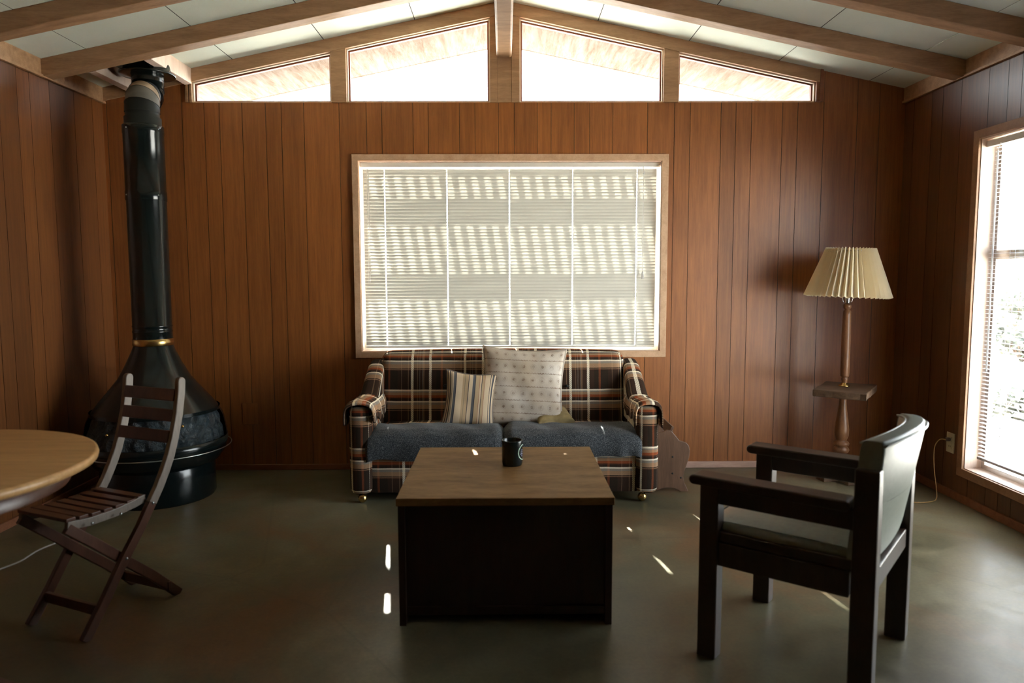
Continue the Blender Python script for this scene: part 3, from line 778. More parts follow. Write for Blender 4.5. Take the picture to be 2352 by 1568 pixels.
# big: px 1115-1307 x 803-985 ; at y~4.2 ; small: px 1012-1147 x 850-988
pillow('throw_pillow', .248, .240, .07, M['print'], (.105, 4.262, .588), math.radians(-12), math.radians(2.5), math.radians(-2), 'large off-white cushion printed with faint brown medallion rows, propped on the sofa back')
pillow('throw_pillow', .152, .164, .05, M['stripe'], (-.205, 4.185, .533), math.radians(-14), math.radians(6), math.radians(4), 'small cushion with vertical tan, cream and blue-black stripes on the sofa', pinch=.12)
pillow('throw_pillow', .115, .10, .040, M['oldgold'], (.275, 4.24, .422), math.radians(-74), math.radians(0), math.radians(14), 'mottled gold cushion corner peeking from behind the large printed cushion', pipe=False)

# ------------------------------------------------------------------ coffee table
tx0, tx1, ty0, ty1, tz = -.387, .385, 2.515, 3.285, .468
ct = thing('coffee_table', 'low square box coffee table of dark wood in front of the sofa', 'coffee table', (0, 2.9, 0))
def t_(x, y, z): return (x, y - 2.9, z)
def tb(mb, x0, x1, y0, y1, z0, z1): mb.box(x0, x1, y0 - 2.9, y1 - 2.9, z0, z1)
mb = MB(); tb(mb, tx0, tx1, ty0, ty1, tz - .003, tz); tb(mb, tx0, tx1, ty0, ty1, tz - .028, tz - .003); mb.build('tabletop', M['walnut'], ct, bevel=.002)
for x0, x1 in ((tx0 + .006, tx0 + .030), (tx1 - .030, tx1 - .006)):
    mb = MB(); tb(mb, x0, x1, ty0 + .004, ty1 - .004, 0, tz - .028); mb.build('side_panel', M['walnut_side'], ct, bevel=.001)
mb = MB(); tb(mb, tx0 + .030, tx1 - .030, ty0 + .030, ty0 + .045, .055, tz - .028); mb.build('front_panel', M['walnut_side'], ct)
mb = MB(); tb(mb, tx0 + .030, tx1 - .030, ty1 - .045, ty1 - .030, .055, tz - .028); mb.build('back_panel', M['walnut_side'], ct)
mb = MB(); tb(mb, tx0 + .030, tx1 - .030, ty0 + .022, ty0 + .040, .032, .062); mb.build('bottom_rail', M['walnut_side'], ct, bevel=.001)

# mug
mg = thing('mug', 'black mug with a pale ring emblem standing on the coffee table', 'mug', (.028, 2.972, tz + .0005))
mb = MB(); R = .043
mb.lathe([(.001, .004), (R - .008, .002), (R - .004, 0), (R - .002, .004), (R, .014), (R + .0005, .10), (R, .104), (R - .002, .105), (R - .004, .103), (R - .0045, .012), (R - .01, .008), (.001, .008)], n=56)
mb.build('body', M['black'], mg)
mb = MB(); hp = []
for k in range(13):
    a = -PI / 2 + PI * k / 12; hp.append((.0, .040 + .026 * math.cos(a), .053 + .030 * math.sin(a)))
mb.tube(hp, .0055, 10); mb.build('handle', M['black'], mg)
# round emblem: pale ring with small marks wrapped on the right-hand side of the mug
mb = MB(); M['emblem'] = simple('emblem_print', (.45, .62, .48), .4); ea = math.radians(-14)
def EP(a, z, rr=R + .0012): return (rr * math.cos(ea + a), rr * math.sin(ea + a), z)
NR = 48
for k in range(NR):
    t0, t1 = 2 * PI * k / NR, 2 * PI * (k + 1) / NR
    def q(t, r): return EP(r * math.cos(t) / R, .056 + r * math.sin(t))
    mb.quad([q(t0, .0295), q(t1, .0295), q(t1, .0325), q(t0, .0325)], smooth=True)
er = mb.build('emblem_ring', M['emblem'], mg, weld=True); er['label'] = 'pale green ring emblem'
M['emblem2'] = simple('emblem_mark', (.16, .16, .25), .4)
mb = MB()
for zz, w0 in ((.042, .012), (.05, .016), (.058, .014), (.066, .01)):
    for s in (-1, 1):
        mb.quad([EP((s * .004 - .001) / R * 1, zz - .002), EP((s * .004 + w0 * s) / R, zz - .002), EP((s * .004 + w0 * s) / R, zz + .002), EP((s * .004 - .001) / R, zz + .002)])
mb.build('emblem_mark', M['emblem2'], er, weld=False)

# ------------------------------------------------------------------ stove
stx, sty = -1.983, 4.125
stv = thing('fireplace_stove', 'freestanding black cone fireplace with tall flue pipe in the left corner', 'stove', (stx, sty, 0))
mb = MB(); mb.lathe([(.295, 0), (.30, .01), (.30, .19), (.295, .20)], n=72); mb.build('base_drum', M['black'], stv)
mb = MB(); mb.lathe([(.29, .19), (.325, .205), (.358, .25), (.372, .30), (.375, .335), (.366, .337), (.36, .30), (.32, .22), (.001, .21)], n=96, cap=False); mb.build('hearth_bowl', M['black'], stv)
# lower shell with an opening toward the room, closed by the spark screen
def shell(mb, z0, z1, r0, r1, a0, a1, n=60, mth=8):
    mb.grid(lambda u, v: ((r0 + (r1 - r0) * v) * math.cos(a0 + (a1 - a0) * u), (r0 + (r1 - r0) * v) * math.sin(a0 + (a1 - a0) * u), z0 + (z1 - z0) * v), n, mth)
oa0, oa1 = math.radians(-50 - 95), math.radians(-50 + 62)   # opening, facing the room
def srad(z):
    pts = [(.30, .372), (.36, .370), (.45, .355), (.50, .330), (.555, .288), (.68, .188), (.80, .125), (.868, .100)]
    for (z0, r0), (z1, r1) in zip(pts, pts[1:]):
        if z <= z1: return r0 + (r1 - r0) * (z - z0) / (z1 - z0)
    return pts[-1][1]
zs = [.30, .33, .36, .40, .45, .475, .50]
mb = MB()
def SH(u, v):
    z = .30 + .20 * v; a = oa1 + (2 * PI - (oa1 - oa0)) * u; r = srad(z); return (r * math.cos(a), r * math.sin(a), z)
mb.grid(SH, 70, 10); mb.build('firebox_shell', M['black'], stv)
mb = MB(); zz = [.50, .515, .55, .60, .68, .76, .83, .868]; mb.lathe([(srad(z), z) for z in zz], n=96, cap=False)
mb.lathe([(srad(.50) + .006, .488), (srad(.50) + .006, .506)], n=96, cap=False); mb.build('hood', M['black'], stv)
m = NT('spark_screen'); v = m.coord(); n = m.noise(v, 16, 5, .7, 1.2)
m.bs(Base_Color=m.ramp(n, [(.35, (.008, .014, .018)), (.7, (.03, .055, .07))]), Roughness=.33, Specular_IOR_Level=.7); m.bump(n, 1.0, .03); M['screen'] = m.m
mb = MB()
def SC(u, v):
    z = .305 + .20 * v; a = oa0 + (oa1 - oa0) * u; r = srad(z) - .02 + .006 * math.sin(u * 75 + 3 * math.sin(v * 6)); return (r * math.cos(a), r * math.sin(a), z)
mb.grid(SC, 220, 16); scr = mb.build('spark_screen', M['screen'], stv)
for ad, z in ((-90 + -14, .425), (-90 + 45, .45), (-90 + 22, .438)):
    a = math.radians(ad); r = srad(z) + .012; mb = MB(); mb.sphere((r * math.cos(a), r * math.sin(a), z), .008, 10); mb.build('screen_knob', M['brass'], scr)
mb = MB(); rp = []
for k in range(97):
    a = 2 * PI * k / 96; rp.append((.392 * math.cos(a), .392 * math.sin(a), .285))
mb.tube(rp, .003, 8, cap=False)
mb.build('rim_wire', M['steel'], stv)
mb = MB(); mb.lathe([(.104, .862), (.107, .866), (.107, .897), (.104, .90)], n=64, cap=False); mb.build('brass_collar', M['brass'], stv)
def pipe(name, pr, mat='black', n=64): 
    mb = MB(); mb.lathe(pr, n=n, cap=False); return mb.build(name, M[mat], stv)
pipe('flue_pipe', [(.100, .868), (.1025, .90), (.1025, .935), (.1045, .937), (.1045, .944), (.1025, .946), (.1025, .965), (.1045, .967), (.1045, .974), (.1025, .976), (.1025, 1.675)])
fp = pipe('flue_pipe', [(.1045, 1.665), (.1055, 1.668), (.1055, 1.712), (.1035, 1.716), (.1035, 2.02), (.1055, 2.024), (.1055, 2.065), (.1035, 2.068), (.100, 2.07)])
for z, ad in ((1.69, -130), (1.69, -30), (2.045, -115), (2.045, -20)):
    a = math.radians(ad); mb = MB(); mb.sphere((.106 * math.cos(a), .106 * math.sin(a), z), .004, 8); mb.build('screw', M['steel'], fp)
pipe('flue_pipe', [(.100, 2.066), (.094, 2.07), (.094, 2.112), (.086, 2.116), (.086, 2.145)], 'blackmatte')
# segmented double elbow: back toward the wall, then up to the ceiling collar
def gore(name, p0, n0, p1, n1, r, mat, rx=.002):
    mb = MB(); p0, p1, n0, n1 = Vector(p0), Vector(p1), Vector(n0).normalized(), Vector(n1).normalized()
    X = Vector((1, 0, 0))
    def ringp(p, nn, a, rr):
        u = X; w = nn.cross(u).normalized(); return p + (u * math.cos(a) + w * math.sin(a)) * rr
    mb.grid(lambda u, v: [ringp(p0, n0, 2 * PI * u, r + rx), ringp(p0 * .93 + p1 * .07, (n0 * .93 + n1 * .07).normalized(), 2 * PI * u, r), ringp(p1, n1, 2 * PI * u, r)][int(round(v * 2))], 48, 2, closeu=True)
    return mb.build(name, M[mat], stv)
def dirv(t, ax): # 0 = up, 90 = horizontal back
    t = math.radians(t); return (ax * math.sin(t), math.sin(t), math.cos(t))
ax = -.30
P0 = Vector((0, 0, 2.14)); ang = 0; p = P0.copy(); Rr = .11
segs = [(0, 20, 'blackmatte'), (20, 46, 'greypipe'), (46, 66, 'tanpipe'), (66, 90, 'blackmatte')]
for a0, a1, mt in segs:
    am = (a0 + a1) / 2; step = Vector(dirv(am, ax)).normalized() * (2 * Rr * math.sin(math.radians((a1 - a0) / 2)) * 1.0)
    q = p + step; gore('elbow_segment', p, dirv(a0, ax), q, dirv(a1, ax), .088, mt, .002); p = q
segs = [(90, 68, 'black'), (68, 45, 'black'), (45, 22, 'black'), (22, 0, 'black')]
for a0, a1, mt in segs:
    am = (a0 + a1) / 2; step = Vector(dirv(am, ax)).normalized() * (2 * Rr * math.sin(math.radians(abs(a1 - a0) / 2)))
    q = p + step; gore('elbow_segment', p, dirv(a0, ax), q, dirv(a1, ax), .086, mt, .002); p = q
mb = MB(); c = (p.x, p.y, 0); ztop = 2.50
mb.lathe([(.086, p.z - .002), (.086, ztop)], c, 48, cap=False); mb.build('flue_pipe', M['black'], stv)
mb = MB(); mb.lathe([(.088, 2.398), (.145, 2.392), (.150, 2.394), (.150, 2.402), (.128, 2.410), (.122, 2.455), (.12, 2.47)], c, 64, cap=False); mb.build('ceiling_collar', M['black'], stv)

# ------------------------------------------------------------------ lamp table and lamp
lx, ly = 2.045, 4.36
lt = thing('pedestal_table', 'small rough wooden slab table on a turned pedestal in the right corner', 'side table', (lx, ly, 0))
slab = [(-.245, -.135), (-.015, -.320), (.225, .040), (-.020, .205)]
mb = MB(); rgs = random.Random(4); poly = []
for i in range(4):
    a, b = Vector(slab[i]), Vector(slab[(i + 1) % 4]); nrm = Vector((-(b - a).y, (b - a).x)).normalized()
    for k in range(8):
        q = a.lerp(b, k / 8) + nrm * (rgs.uniform(-.004, .006) if k else 0); poly.append((q.x, q.y))
mb.prism(poly, XY, .538, .578)
o = mb.build('tabletop', M['slabwood'], lt, bevel=.006)
mb = MB()
mb.lathe([(.001, .540), (.034, .539), (.034, .520), (.022, .512), (.020, .49), (.024, .44), (.034, .37), (.041, .31), (.040, .275), (.030, .250), (.026, .243), (.040, .236), (.045, .226), (.042, .214), (.030, .208), (.042, .198), (.046, .186), (.040, .172), (.022, .160), (.020, .150), (.026, .13), (.034, .10), (.034, .05), (.001, .05)], n=48, cap=False)
mb.build('pedestal', M['lampwood'], lt)
for a in (-80, 10, 100, 190):
    c, s = math.cos(math.radians(a)), math.sin(math.radians(a))
    mb = MB(); Mx = Matrix(((c, -s, 0), (s, c, 0), (0, 0, 1)))
    fo = [(.0, .0), (.0, .052), (.095, .048), (.125, .040), (.135, .030), (.135, 0)]
    mb.prism(fo, lambda u, v, d, Mx=Mx: tuple(Mx @ Vector((u, d, v))), -.040, .040); mb.build('foot', M['slabwood'], lt, bevel=.004)

lp = thing('table_lamp', 'turned wood lamp with a cream pleated shade standing on the slab table', 'lamp', (lx - .005, ly - .02, .5785))
mb = MB(); mb.lathe([(.001, 0), (.032, 0), (.033, .004), (.027, .010), (.020, .016), (.016, .022)], n=40, cap=False); mb.build('base', M['brass'], lp)
mb = MB(); mb.lathe([(.016, .018), (.014, .03), (.019, .04), (.020, .048), (.014, .056), (.022, .060), (.0245, .066), (.0255, .15), (.0255, .30), (.0225, .43), (.0215, .452), (.014, .458), (.014, .464), (.021, .470), (.023, .482), (.021, .492), (.012, .498), (.001, .498)], n=40, cap=False); mb.build('stem', M['lampwood'], lp)
mb = MB(); mb.lathe([(.012, .496), (.015, .502), (.016, .530), (.013, .548), (.001, .55)], n=24); sk = mb.build('socket', M['chrome'], lp)
mb = MB(); hp = []
for k in range(25):
    a = -PI / 2 * .9 + 2 * PI * .95 * k / 24 ; 
hp = [(.012, 0, .502), (.026, 0, .508), (.032, 0, .53), (.048, 0, .60), (.055, 0, .68), (.045, 0, .76), (.0, 0, .805), (-.045, 0, .76), (-.055, 0, .68), (-.048, 0, .60), (-.032, 0, .53), (-.026, 0, .508), (-.012, 0, .502)]
mb.tube(hp, .0018, 6); mb.build('harp', M['chrome'], sk)
mb = MB(); mb.sphere((0, 0, .60), .028, 12, 1.25); mb.build('bulb', M['white'], sk)
mb = MB(); NP = 44; tl = math.radians(2.2)
def SHD(u, v):
    k = u * NP * 2; ph = int(round(k)) % 2; a = 2 * PI * u
    r = .232 + (.130 - .232) * v; r += (.0125 * (1 - v) + .008 * v) * (1 if ph else -1)
    x, y, z = r * math.cos(a), r * math.sin(a), .535 + .285 * v + (.006 if ph else -.003) * (1 if v < .5 else 1)
    return (x * math.cos(tl) + (z - .6) * math.sin(tl), y, z - x * math.sin(tl))
mb.grid(SHD, NP * 2, 6, closeu=True, smooth=False); sdo = mb.build('lamp_shade', M['shade'], lp)
mb = MB(); rp = [(.132 * math.cos(2 * PI * k / 40), .132 * math.sin(2 * PI * k / 40), .805) for k in range(41)]; mb.tube(rp, .0015, 6, cap=False)
for k in range(3):
    a = 2 * PI * k / 3; mb.tube([(0, 0, .805), (.132 * math.cos(a), .132 * math.sin(a), .805)], .0015, 6)
mb.build('shade_ring', M['chrome'], sdo)

# wall outlet, lamp cord
ol = thing('wall_outlet', 'cream double wall outlet left of the tall right window', 'outlet', (XR, 4.02, .305))
mb = MB(); mb.box(-.006, 0, -.036, .036, -.056, .056); M['ivory'] = simple('ivory_plastic', (.60, .56, .40), .4, var=.04); mb.build('cover_plate', M['ivory'], ol, bevel=.002)
for z in (.02, -.02):
    mb = MB(); mb.box(-.008, -.005, -.016, .016, z - .014, z + .014); rc = mb.build('receptacle', M['ivory'], ol, bevel=.003)
    mb = MB(); mb.box(-.0085, -.007, -.008, -.005, z - .004, z + .005); mb.box(-.0085, -.007, .005, .008, z - .004, z + .005); mb.build('slot', M['blackmatte'], rc)
def bez(P, n=14):
    """Catmull-Rom through points"""
    P = [Vector(p) for p in P]; Q = [P[0]] + P + [P[-1]]; out = []
    for i in range(1, len(Q) - 2):
        a, b, c, d = Q[i - 1:i + 3]
        for k in range(n):
            t = k / n; out.append(.5 * ((2 * b) + (c - a) * t + (2 * a - 5 * b + 4 * c - d) * t * t + (3 * b - a - 3 * c + d) * t ** 3))
    out.append(P[-1]); return out
M['cordtan'] = simple('tan_cord', (.50, .33, .13), .5)
cd = thing('lamp_cord', 'tan lamp cord looping from the wall outlet down across the floor', 'cord', (2.42, 4.0, 0))
def cc(p): return (p[0] - 2.42, p[1] - 4.0, p[2])
mb = MB(); mb.tube([cc(p) for p in bez([(XR - .030, 4.02, .322), (XR - .055, 4.04, .318), (XR - .075, 4.05, .27), (XR - .085, 4.03, .17), (XR - .09, 3.99, .06), (XR - .11, 3.95, .006), (XR - .17, 3.90, .004), (XR - .26, 3.89, .004), (XR - .33, 3.93, .004), (XR - .45, 4.02, .004), (XR - .42, 4.22, .004), (lx + .25, ly + .12, .004), (lx + .15, ly + .16, .004)])], .0028, 8); mb.build('cable', M['cordtan'], cd)
mb = MB(); mb.box(XR - .032 - 2.42, XR - .008 - 2.42, 4.02 - .010 - 4, 4.02 + .010 - 4, .314, .334); mb.build('plug', M['cushcord'], cd, bevel=.004)

# small plate on the back wall
mb = MB(); 
mb.box(-.052, .052, -.006, 0, -.07, .07)
o = mb.build('wall_plate', M['panel'], loc=None, bevel=.002); o.location = (-1.637, D, .366); tag(o, 'small square brown cover plate low on the back wall beside the stove', 'cover plate')

# ------------------------------------------------------------------ wooden rack at the sofa's right end
rk = thing('magazine_rack', 'scalloped wooden rack board with drilled holes beside the sofa right arm', 'magazine rack', (.97, 4.2, 0))
out = [(.868, .345), (.905, .350), (.925, .362), (.950, .358), (.975, .332), (1.000, .300), (1.020, .294), (1.042, .286), (1.056, .268), (1.062, .24), (1.058, .20), (1.046, .16), (1.032, .12), (1.026, .09), (1.034, .05), (1.052, .015), (1.058, 0), (1.012, 0), (.992, .013), (.965, .022), (.93, .024), (.90, .018), (.868, .005)]
mb = MB()
def rf(u, v, d): return (u - .97, d - 4.2, v)
mb.prism(out, rf, 4.125, 4.143); epn = mb.build('end_panel', M['rackwood'], rk, bevel=.003)
out2 = [(u - .0, v * 1.0) for u, v in out]
mb = MB(); mb.prism(out2, rf, 4.53, 4.548); mb.build('end_panel', M['rackwood'], rk, bevel=.003)
mb = MB(); mb.bar(rf(.955, .355, 4.143), rf(.955, .355, 4.53), .016, .05, (.5, 0, 1)); mb.build('rail', M['rackwood'], rk, bevel=.002)
mb = MB(); mb.bar(rf(.95, .16, 4.143), rf(.95, .16, 4.53), .16, .014, (0, 0, 1)); mb.build('shelf', M['rackwood'], rk, bevel=.002)
for u, v in ((.962, .205), (.963, .108), (1.012, .082)):
    mb = MB(); mb.lathe([(.001, 0), (.0055, 0), (.0055, .0015), (.001, .0015)], rf(u, v, 4.1245), 16, M=Matrix(((1, 0, 0), (0, 0, 1), (0, 1, 0)))); mb.build('hole', M['blackmatte'], epn)

# ------------------------------------------------------------------ armchair (foreground right)
FA = math.radians(141.5)   # facing direction
ac = thing('armchair', 'dark oak armchair with grey-green vinyl seat and curved back, turned from the viewer', 'armchair', (1.012, 2.368, 0), FA - PI / 2)
# local frame: +y is the front, +x is toward ... (right of facing); near side of the viewer is x<0? computed below
hw, hd = .258, .232; lg = .027
near = -1   # local -x side is nearer the viewer
for sx in (-1, 1):
    mb = MB(); mb.box(sx * hw - lg, sx * hw + lg, hd - .031, hd + .031, 0, .585); mb.build('leg', M['chairwood'], ac, bevel=.004)
    mb = MB(); mb.box(sx * hw - lg, sx * hw + lg, -hd - .032, -hd + .034, 0, .700); mb.build('leg', M['chairwood'], ac, bevel=.004)
    mb = MB(); mb.box(sx * hw - .020, sx * hw + .020, -hd + .03, hd - .025, .518, .578); mb.build('arm_rail', M['chairwood'], ac, bevel=.003)
    # arm cap, rounded at both ends
    cap = []
    for k in range(9):
        a = PI / 2 + PI * k / 8; cap.append((-.175 + .0 + .016 * math.cos(a), .016 * math.sin(a)))
    for k in range(9):
        a = -PI / 2 + PI * k / 8; cap.append((hd + .050 + .016 * math.cos(a), .016 * math.sin(a)))
    mb = MB(); mb.prism([(u, v + .590) for u, v in cap], lambda u, v, d: (d, u, v), sx * hw - .040, sx * hw + .040, smooth=False); mb.build('armrest', M['chairwood'], ac, bevel=.006)
    mb = MB(); mb.box(sx * hw - .017, sx * hw + .017, -hd + .04, hd - .03, .315, .392); mb.build('seat_rail', M['chairwood'], ac, bevel=.003)
    mb = MB(); mb.box(sx * (hw - .004) - .012, sx * (hw - .004) + .012, -hd + .03, hd - .03, .392, .425); mb.build('seat_frame', M['chairwood'], ac, bevel=.003)
mb = MB(); mb.box(-hw + .03, hw - .03, hd - .02, hd + .016, .325, .40); mb.build('seat_rail', M['chairwood'], ac, bevel=.003)
mb = MB(); mb.box(-hw + .03, hw - .03, -hd - .022, -hd + .014, .330, .395); mb.build('seat_rail', M['chairwood'], ac, bevel=.003)
mb = MB(); mb.box(-hw + .03, hw - .03, -hd + .030, -hd + .050, .405, .440); mb.build('back_stretcher', M['chairwood'], ac, bevel=.003)
# cushion
sx_, sy_ = SX, SY; SX, SY = 0, 0
mb = MB(); pad(mb, -hw + .022, hw - .022, -hd + .045, hd + .020, .405, .456, .022, puff=.020); mb.build('seat', M['vinyl'], ac)
# curved padded back
mb = MB()
def AB(u, v, w):
    # u across, v up, w thickness 0..1 (front to rear)
    x = (2 * u - 1) * (hw + .002); bow = -.060 * (1 - (2 * u - 1) ** 2) * (.2 + .8 * max(0, v) ** .7); z = .405 + v * (.375 + .018 * (1 - (2 * u - 1) ** 2))
    y = -hd + .055 + bow - w * .058 - .030 * v
    return (x, y, z)
def rnd(u, v):
    pass
def ABs(u, s):  # s runs around the section
    # section: rounded rectangle in (w, v)
    s4 = s * 4; r = .0
    t = 2 * PI * s
    cw_, sv = math.cos(t), math.sin(t); e = .28
    w = .5 + .5 * math.copysign(abs(cw_) ** e, cw_); v = .5 + .5 * math.copysign(abs(sv) ** .16, sv)
    ee = 1 - .0 * u
    return AB(u, v, w)
mb.grid(ABs, 40, 64, smooth=True)
for u in (0.0, 1.0): mb.quad([ABs(u, k / 64) for k in range(64)])
mb.build('backrest', M['vinyl'], ac)
mb = MB(); pts = [Vector(AB(u / 40, 1.0, 1.0)) + Vector((0, -.002, -.012)) for u in range(41)]; mb.tube(pts, .0035, 6)
pts = [Vector(AB(u / 40, 1.0, 0.0)) + Vector((0, .002, -.008)) for u in range(41)]; mb.tube(pts, .0035, 6); mb.build('piping', M['vinyl'], ac)
SX, SY = sx_, sy_

# ------------------------------------------------------------------ folding chair (left)
F1 = Vector((-1.275, 2.80)); F2 = Vector((-1.452, 2.415)); uu = (F2 - F1).normalized(); fa = math.atan2(uu.y, uu.x)
fc = thing('folding_chair', 'slatted wooden folding chair with pale curved stiles beside the round table', 'folding chair', (F1.x, F1.y, 0), fa)
# local: +x along the facing direction, far side is local -y (to the right of facing) -> toward -x world
WD = .29; far = -1
def fpt(a, z, side): return (a, far * WD * side + (0), z)
stile = [(-.030, .842), (-.026, .80), (-.012, .718), (.012, .63), (.035, .565), (.060, .512), (.092, .455), (.126, .405), (.175, .33), (.248, .235), (.29, .175), (.335, .108), (.415, .0)]
def strip(mb, path, w, y0, y1, round_top=False):
    P = [Vector(p) for p in path]; Lf, Rt = [], []
    for i, p in enumerate(P):
        t = (P[min(i + 1, len(P) - 1)] - P[max(i - 1, 0)]).normalized(); n = Vector((-t.y, t.x)); Lf.append(p + n * w / 2); Rt.append(p - n * w / 2)
    if round_top:
        t = (P[1] - P[0]).normalized(); n = Vector((-t.y, t.x)); cap = [P[0] - t * (w / 2) * math.sin(PI * k / 8) + n * (w / 2) * math.cos(PI * k / 8) * -1 for k in range(1, 8)]
    else: cap = []
    b = len(mb.v)
    for i in range(len(P) - 1):
        mb.prism([tuple(Lf[i]), tuple(Lf[i + 1]), tuple(Rt[i + 1]), tuple(Rt[i])], lambda u, v, d: (u, d, v), y0, y1)
    if cap: mb.prism([tuple(Rt[0])] + [tuple(c) for c in cap] + [tuple(Lf[0])], lambda u, v, d: (u, d, v), y0, y1)
leg2 = [(.0, .0), (.12, .12), (.246, .232), (.34, .318), (.44, .405)]
for side in (0, 1):
    yo = far * WD * side; sgn = 1 if side == 0 else -1
    mb = MB(); strip(mb, stile[:8], .034, yo - .011, yo + .011, True); sto = mb.build('stile', M['foldgrey'], fc, bevel=.003)
    mb = MB(); strip(mb, stile[7:], .034, yo - .011, yo + .011); mb.build('leg', M['foldwood'], fc, bevel=.003)
    yi = yo - sgn * .024
    mb = MB(); strip(mb, leg2, .036, yi - .010, yi + .010); mb.build('leg', M['foldwood'], fc, bevel=.003)
    mb = MB(); strip(mb, [(.135, .425), (.18, .415), (.26, .405), (.36, .403), (.44, .412)], .030, yo - sgn * .024 - .009 + sgn * .0, yo - sgn * .024 + .009); 
    o = mb.build('seat_rail', M['foldgrey'], fc, bevel=.003); o.location.y = sgn * .0
    for a, z in ((.126, .405), (.26, .405), (.37, .405), (.246, .235)):
        mb = MB(); mb.lathe([(.001, 0), (.006, 0), (.004, .003), (.001, .004)], (a, yo + sgn * .0105, z), 12, M=Matrix(((1, 0, 0), (0, 0, sgn), (0, -sgn, 0)))); mb.build('bolt', M['steel'], sto)
for a, z in ((-.024, .790), (-.012, .712), (.012, .634)):
    mb = MB(); t = Vector((.25, -1)).normalized(); q = Vector((a, 0, z))
    mb.obox((a + .014, far * WD / 2, z), (.006, WD / 2 - .006, .024), Matrix.Rotation(math.radians(-14), 3, 'Y')); mb.build('back_slat', M['foldwood'], fc, bevel=.003)
for k in range(7):
    a = .150 + k * .046; z = .4335 - .010 * math.sin((k + .5) / 7 * PI)
    mb = MB(); mb.obox((a, far * WD / 2, z), (.017, WD / 2 - .016, .006)); mb.build('seat_slat', M['foldwood'], fc, bevel=.002)
for a, z, in ((.355, .085), (.05, .05)):
    mb = MB(); mb.obox((a, far * WD / 2, z), (.008, WD / 2 - .01, .018)); mb.build('rung', M['foldwood'], fc, bevel=.002)

# ------------------------------------------------------------------ round table
rt = thing('round_table', 'round light-oak table at the left edge behind the folding chair', 'table', (-1.665, 1.93, 0))
mb = MB(); mb.lathe([(.001, .712), (.49, .712), (.503, .718), (.506, .728), (.503, .738), (.495, .7405), (.001, .7405)], n=96, smooth=True, cap=False); mb.build('tabletop', M['oak'], rt)
o = rt.children[0]; 
mb = MB(); mb.lathe([(.43, .66), (.43, .712), (.415, .712), (.415, .66)], n=72, cap=False); mb.build('apron', M['foldwood'], rt)
mb = MB(); mb.lathe([(.001, .70), (.07, .70), (.075, .66), (.045, .62), (.04, .45), (.06, .36), (.072, .30), (.05, .22), (.07, .18), (.075, .10), (.001, .10)], n=40, cap=False); mb.build('pedestal', M['foldwood'], rt)
for k in range(4):
    a = math.radians(20 + 90 * k); c, s = math.cos(a), math.sin(a); Mx = Matrix(((c, -s, 0), (s, c, 0), (0, 0, 1)))
    mb = MB(); mb.prism([(.04, .10), (.04, .18), (.12, .165), (.26, .08), (.34, .04), (.36, 0), (.31, 0), (.24, .035), (.12, .09)], lambda u, v, d, Mx=Mx: tuple(Mx @ Vector((u, d, v))), -.022, .022); mb.build('foot', M['foldwood'], rt, bevel=.004)

# white charger lead hanging by the table
wl = thing('white_cable', 'thin white cable with a plug end at the left edge under the round table', 'cable', (-1.66, 2.30, .3))
M['wcable'] = simple('white_cable', (.75, .75, .72), .4)
mb = MB(); mb.tube([Vector(p) - Vector((-1.66, 2.30, .3)) for p in bez([(-1.50, 2.38, .365), (-1.54, 2.35, .352), (-1.575, 2.32, .330), (-1.61, 2.30, .318), (-1.635, 2.28, .312)])], .0022, 8); mb.build('wire', M['wcable'], wl)
mb = MB(); mb.bar(Vector((-1.635, 2.28, .312)) - Vector((-1.66, 2.30, .3)), Vector((-1.675, 2.255, .300)) - Vector((-1.66, 2.30, .3)), .016, .011); mb.build('plug', M['wcable'], wl, bevel=.003)

# ------------------------------------------------------------------ light
W = bpy.data.worlds.new('sky'); S.world = W; W.use_nodes = True; nt = W.node_tree; nt.nodes.clear()
out = nt.nodes.new('ShaderNodeOutputWorld'); bg = nt.nodes.new('ShaderNodeBackground'); nt.links.new(bg.outputs[0], out.inputs[0])
tc = nt.nodes.new('ShaderNodeTexCoord'); sp = nt.nodes.new('ShaderNodeSeparateXYZ'); nt.links.new(tc.outputs['Generated'], sp.inputs[0])
rp = nt.nodes.new('ShaderNodeValToRGB'); nt.links.new(sp.outputs[2], rp.inputs[0])
rp.color_ramp.elements[0].position = 0; rp.color_ramp.elements[0].color = (.96, .99, 1.0, 1)
rp.color_ramp.elements[1].position = .7; rp.color_ramp.elements[1].color = (.68, .80, .97, 1)
nt.links.new(rp.outputs[0], bg.inputs[0]); bg.inputs[1].default_value = 5.0
sd = Vector((.152, -1, 0)).normalized(); el = math.atan(.905 / math.hypot(.152, 1)); d = Vector((sd.x * math.cos(el), sd.y * math.cos(el), -math.sin(el)))
sun = bpy.data.lights.new('sun', 'SUN'); sun.energy = 46; sun.angle = math.radians(.5); sun.color = (1, .95, .86)
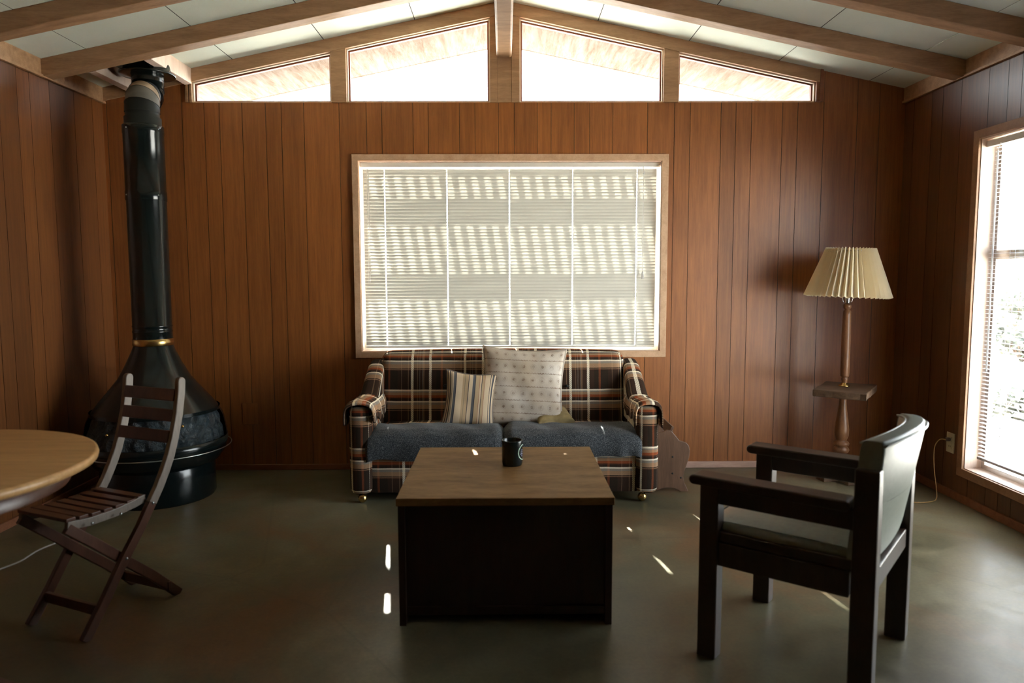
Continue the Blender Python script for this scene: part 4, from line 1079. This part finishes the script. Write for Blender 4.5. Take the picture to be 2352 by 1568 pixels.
so = bpy.data.objects.new('sun', sun); COL.objects.link(so); so.rotation_euler = d.to_track_quat('-Z', 'Y').to_euler(); so.location = (-1, 12, 8)
# sky portals: they emit nothing and only steer sampling of the sky through the openings
def portal(c, rot, sx, sy):
    l = bpy.data.lights.new('window_portal', 'AREA'); l.shape = 'RECTANGLE'; l.size = sx; l.size_y = sy
    l.cycles.is_portal = True
    o = bpy.data.objects.new('window_portal', l); COL.objects.link(o); o.location = c; o.rotation_euler = rot
portal((.037, D + .13, 1.36), (-PI / 2, 0, 0), 1.9, 1.2)
portal((0, D + .13, 2.6), (-PI / 2, 0, 0), 3.9, .6)
portal((XR + .13, 2.94, 1.07), (0, PI / 2, 0), 1.78, 1.9)

# ------------------------------------------------------------------ camera
cam = bpy.data.cameras.new('camera'); co = bpy.data.objects.new('camera', cam); COL.objects.link(co); S.camera = co
FPX, pit, yaw, roll = 1680.0, .0906, .0095, -.0027
cy, sy, cp, sp_ = math.cos(yaw), math.sin(yaw), math.cos(pit), math.sin(pit)
f = Vector((sy * cp, cy * cp, -sp_)); r = Vector((cy, -sy, 0)); u = r.cross(f)
r2 = r * math.cos(roll) + u * math.sin(roll); u2 = -r * math.sin(roll) + u * math.cos(roll)
co.matrix_world = Matrix(((r2.x, u2.x, -f.x, 0), (r2.y, u2.y, -f.y, 0), (r2.z, u2.z, -f.z, 1.25), (0, 0, 0, 1)))
cam.sensor_width = 36; cam.lens = FPX * 36 / 2352; cam.clip_end = 300; cam.clip_start = .05
cam.dof.use_dof = True; cam.dof.focus_distance = 4.2; cam.dof.aperture_fstop = 2.4

vs_ = S.view_settings; vs_.view_transform = 'Standard'; vs_.look = 'None'; vs_.gamma = 1; vs_.use_curve_mapping = False; vs_.exposure = 1.5
cyc = S.cycles; cyc.use_denoising = True; cyc.max_bounces = 10; cyc.diffuse_bounces = 6; cyc.glossy_bounces = 4; cyc.transparent_max_bounces = 12; cyc.transmission_bounces = 6
cyc.sample_clamp_indirect = 8; cyc.caustics_reflective = False; cyc.caustics_refractive = False
try: cyc.denoiser = 'OPENIMAGEDENOISE'
except Exception: pass
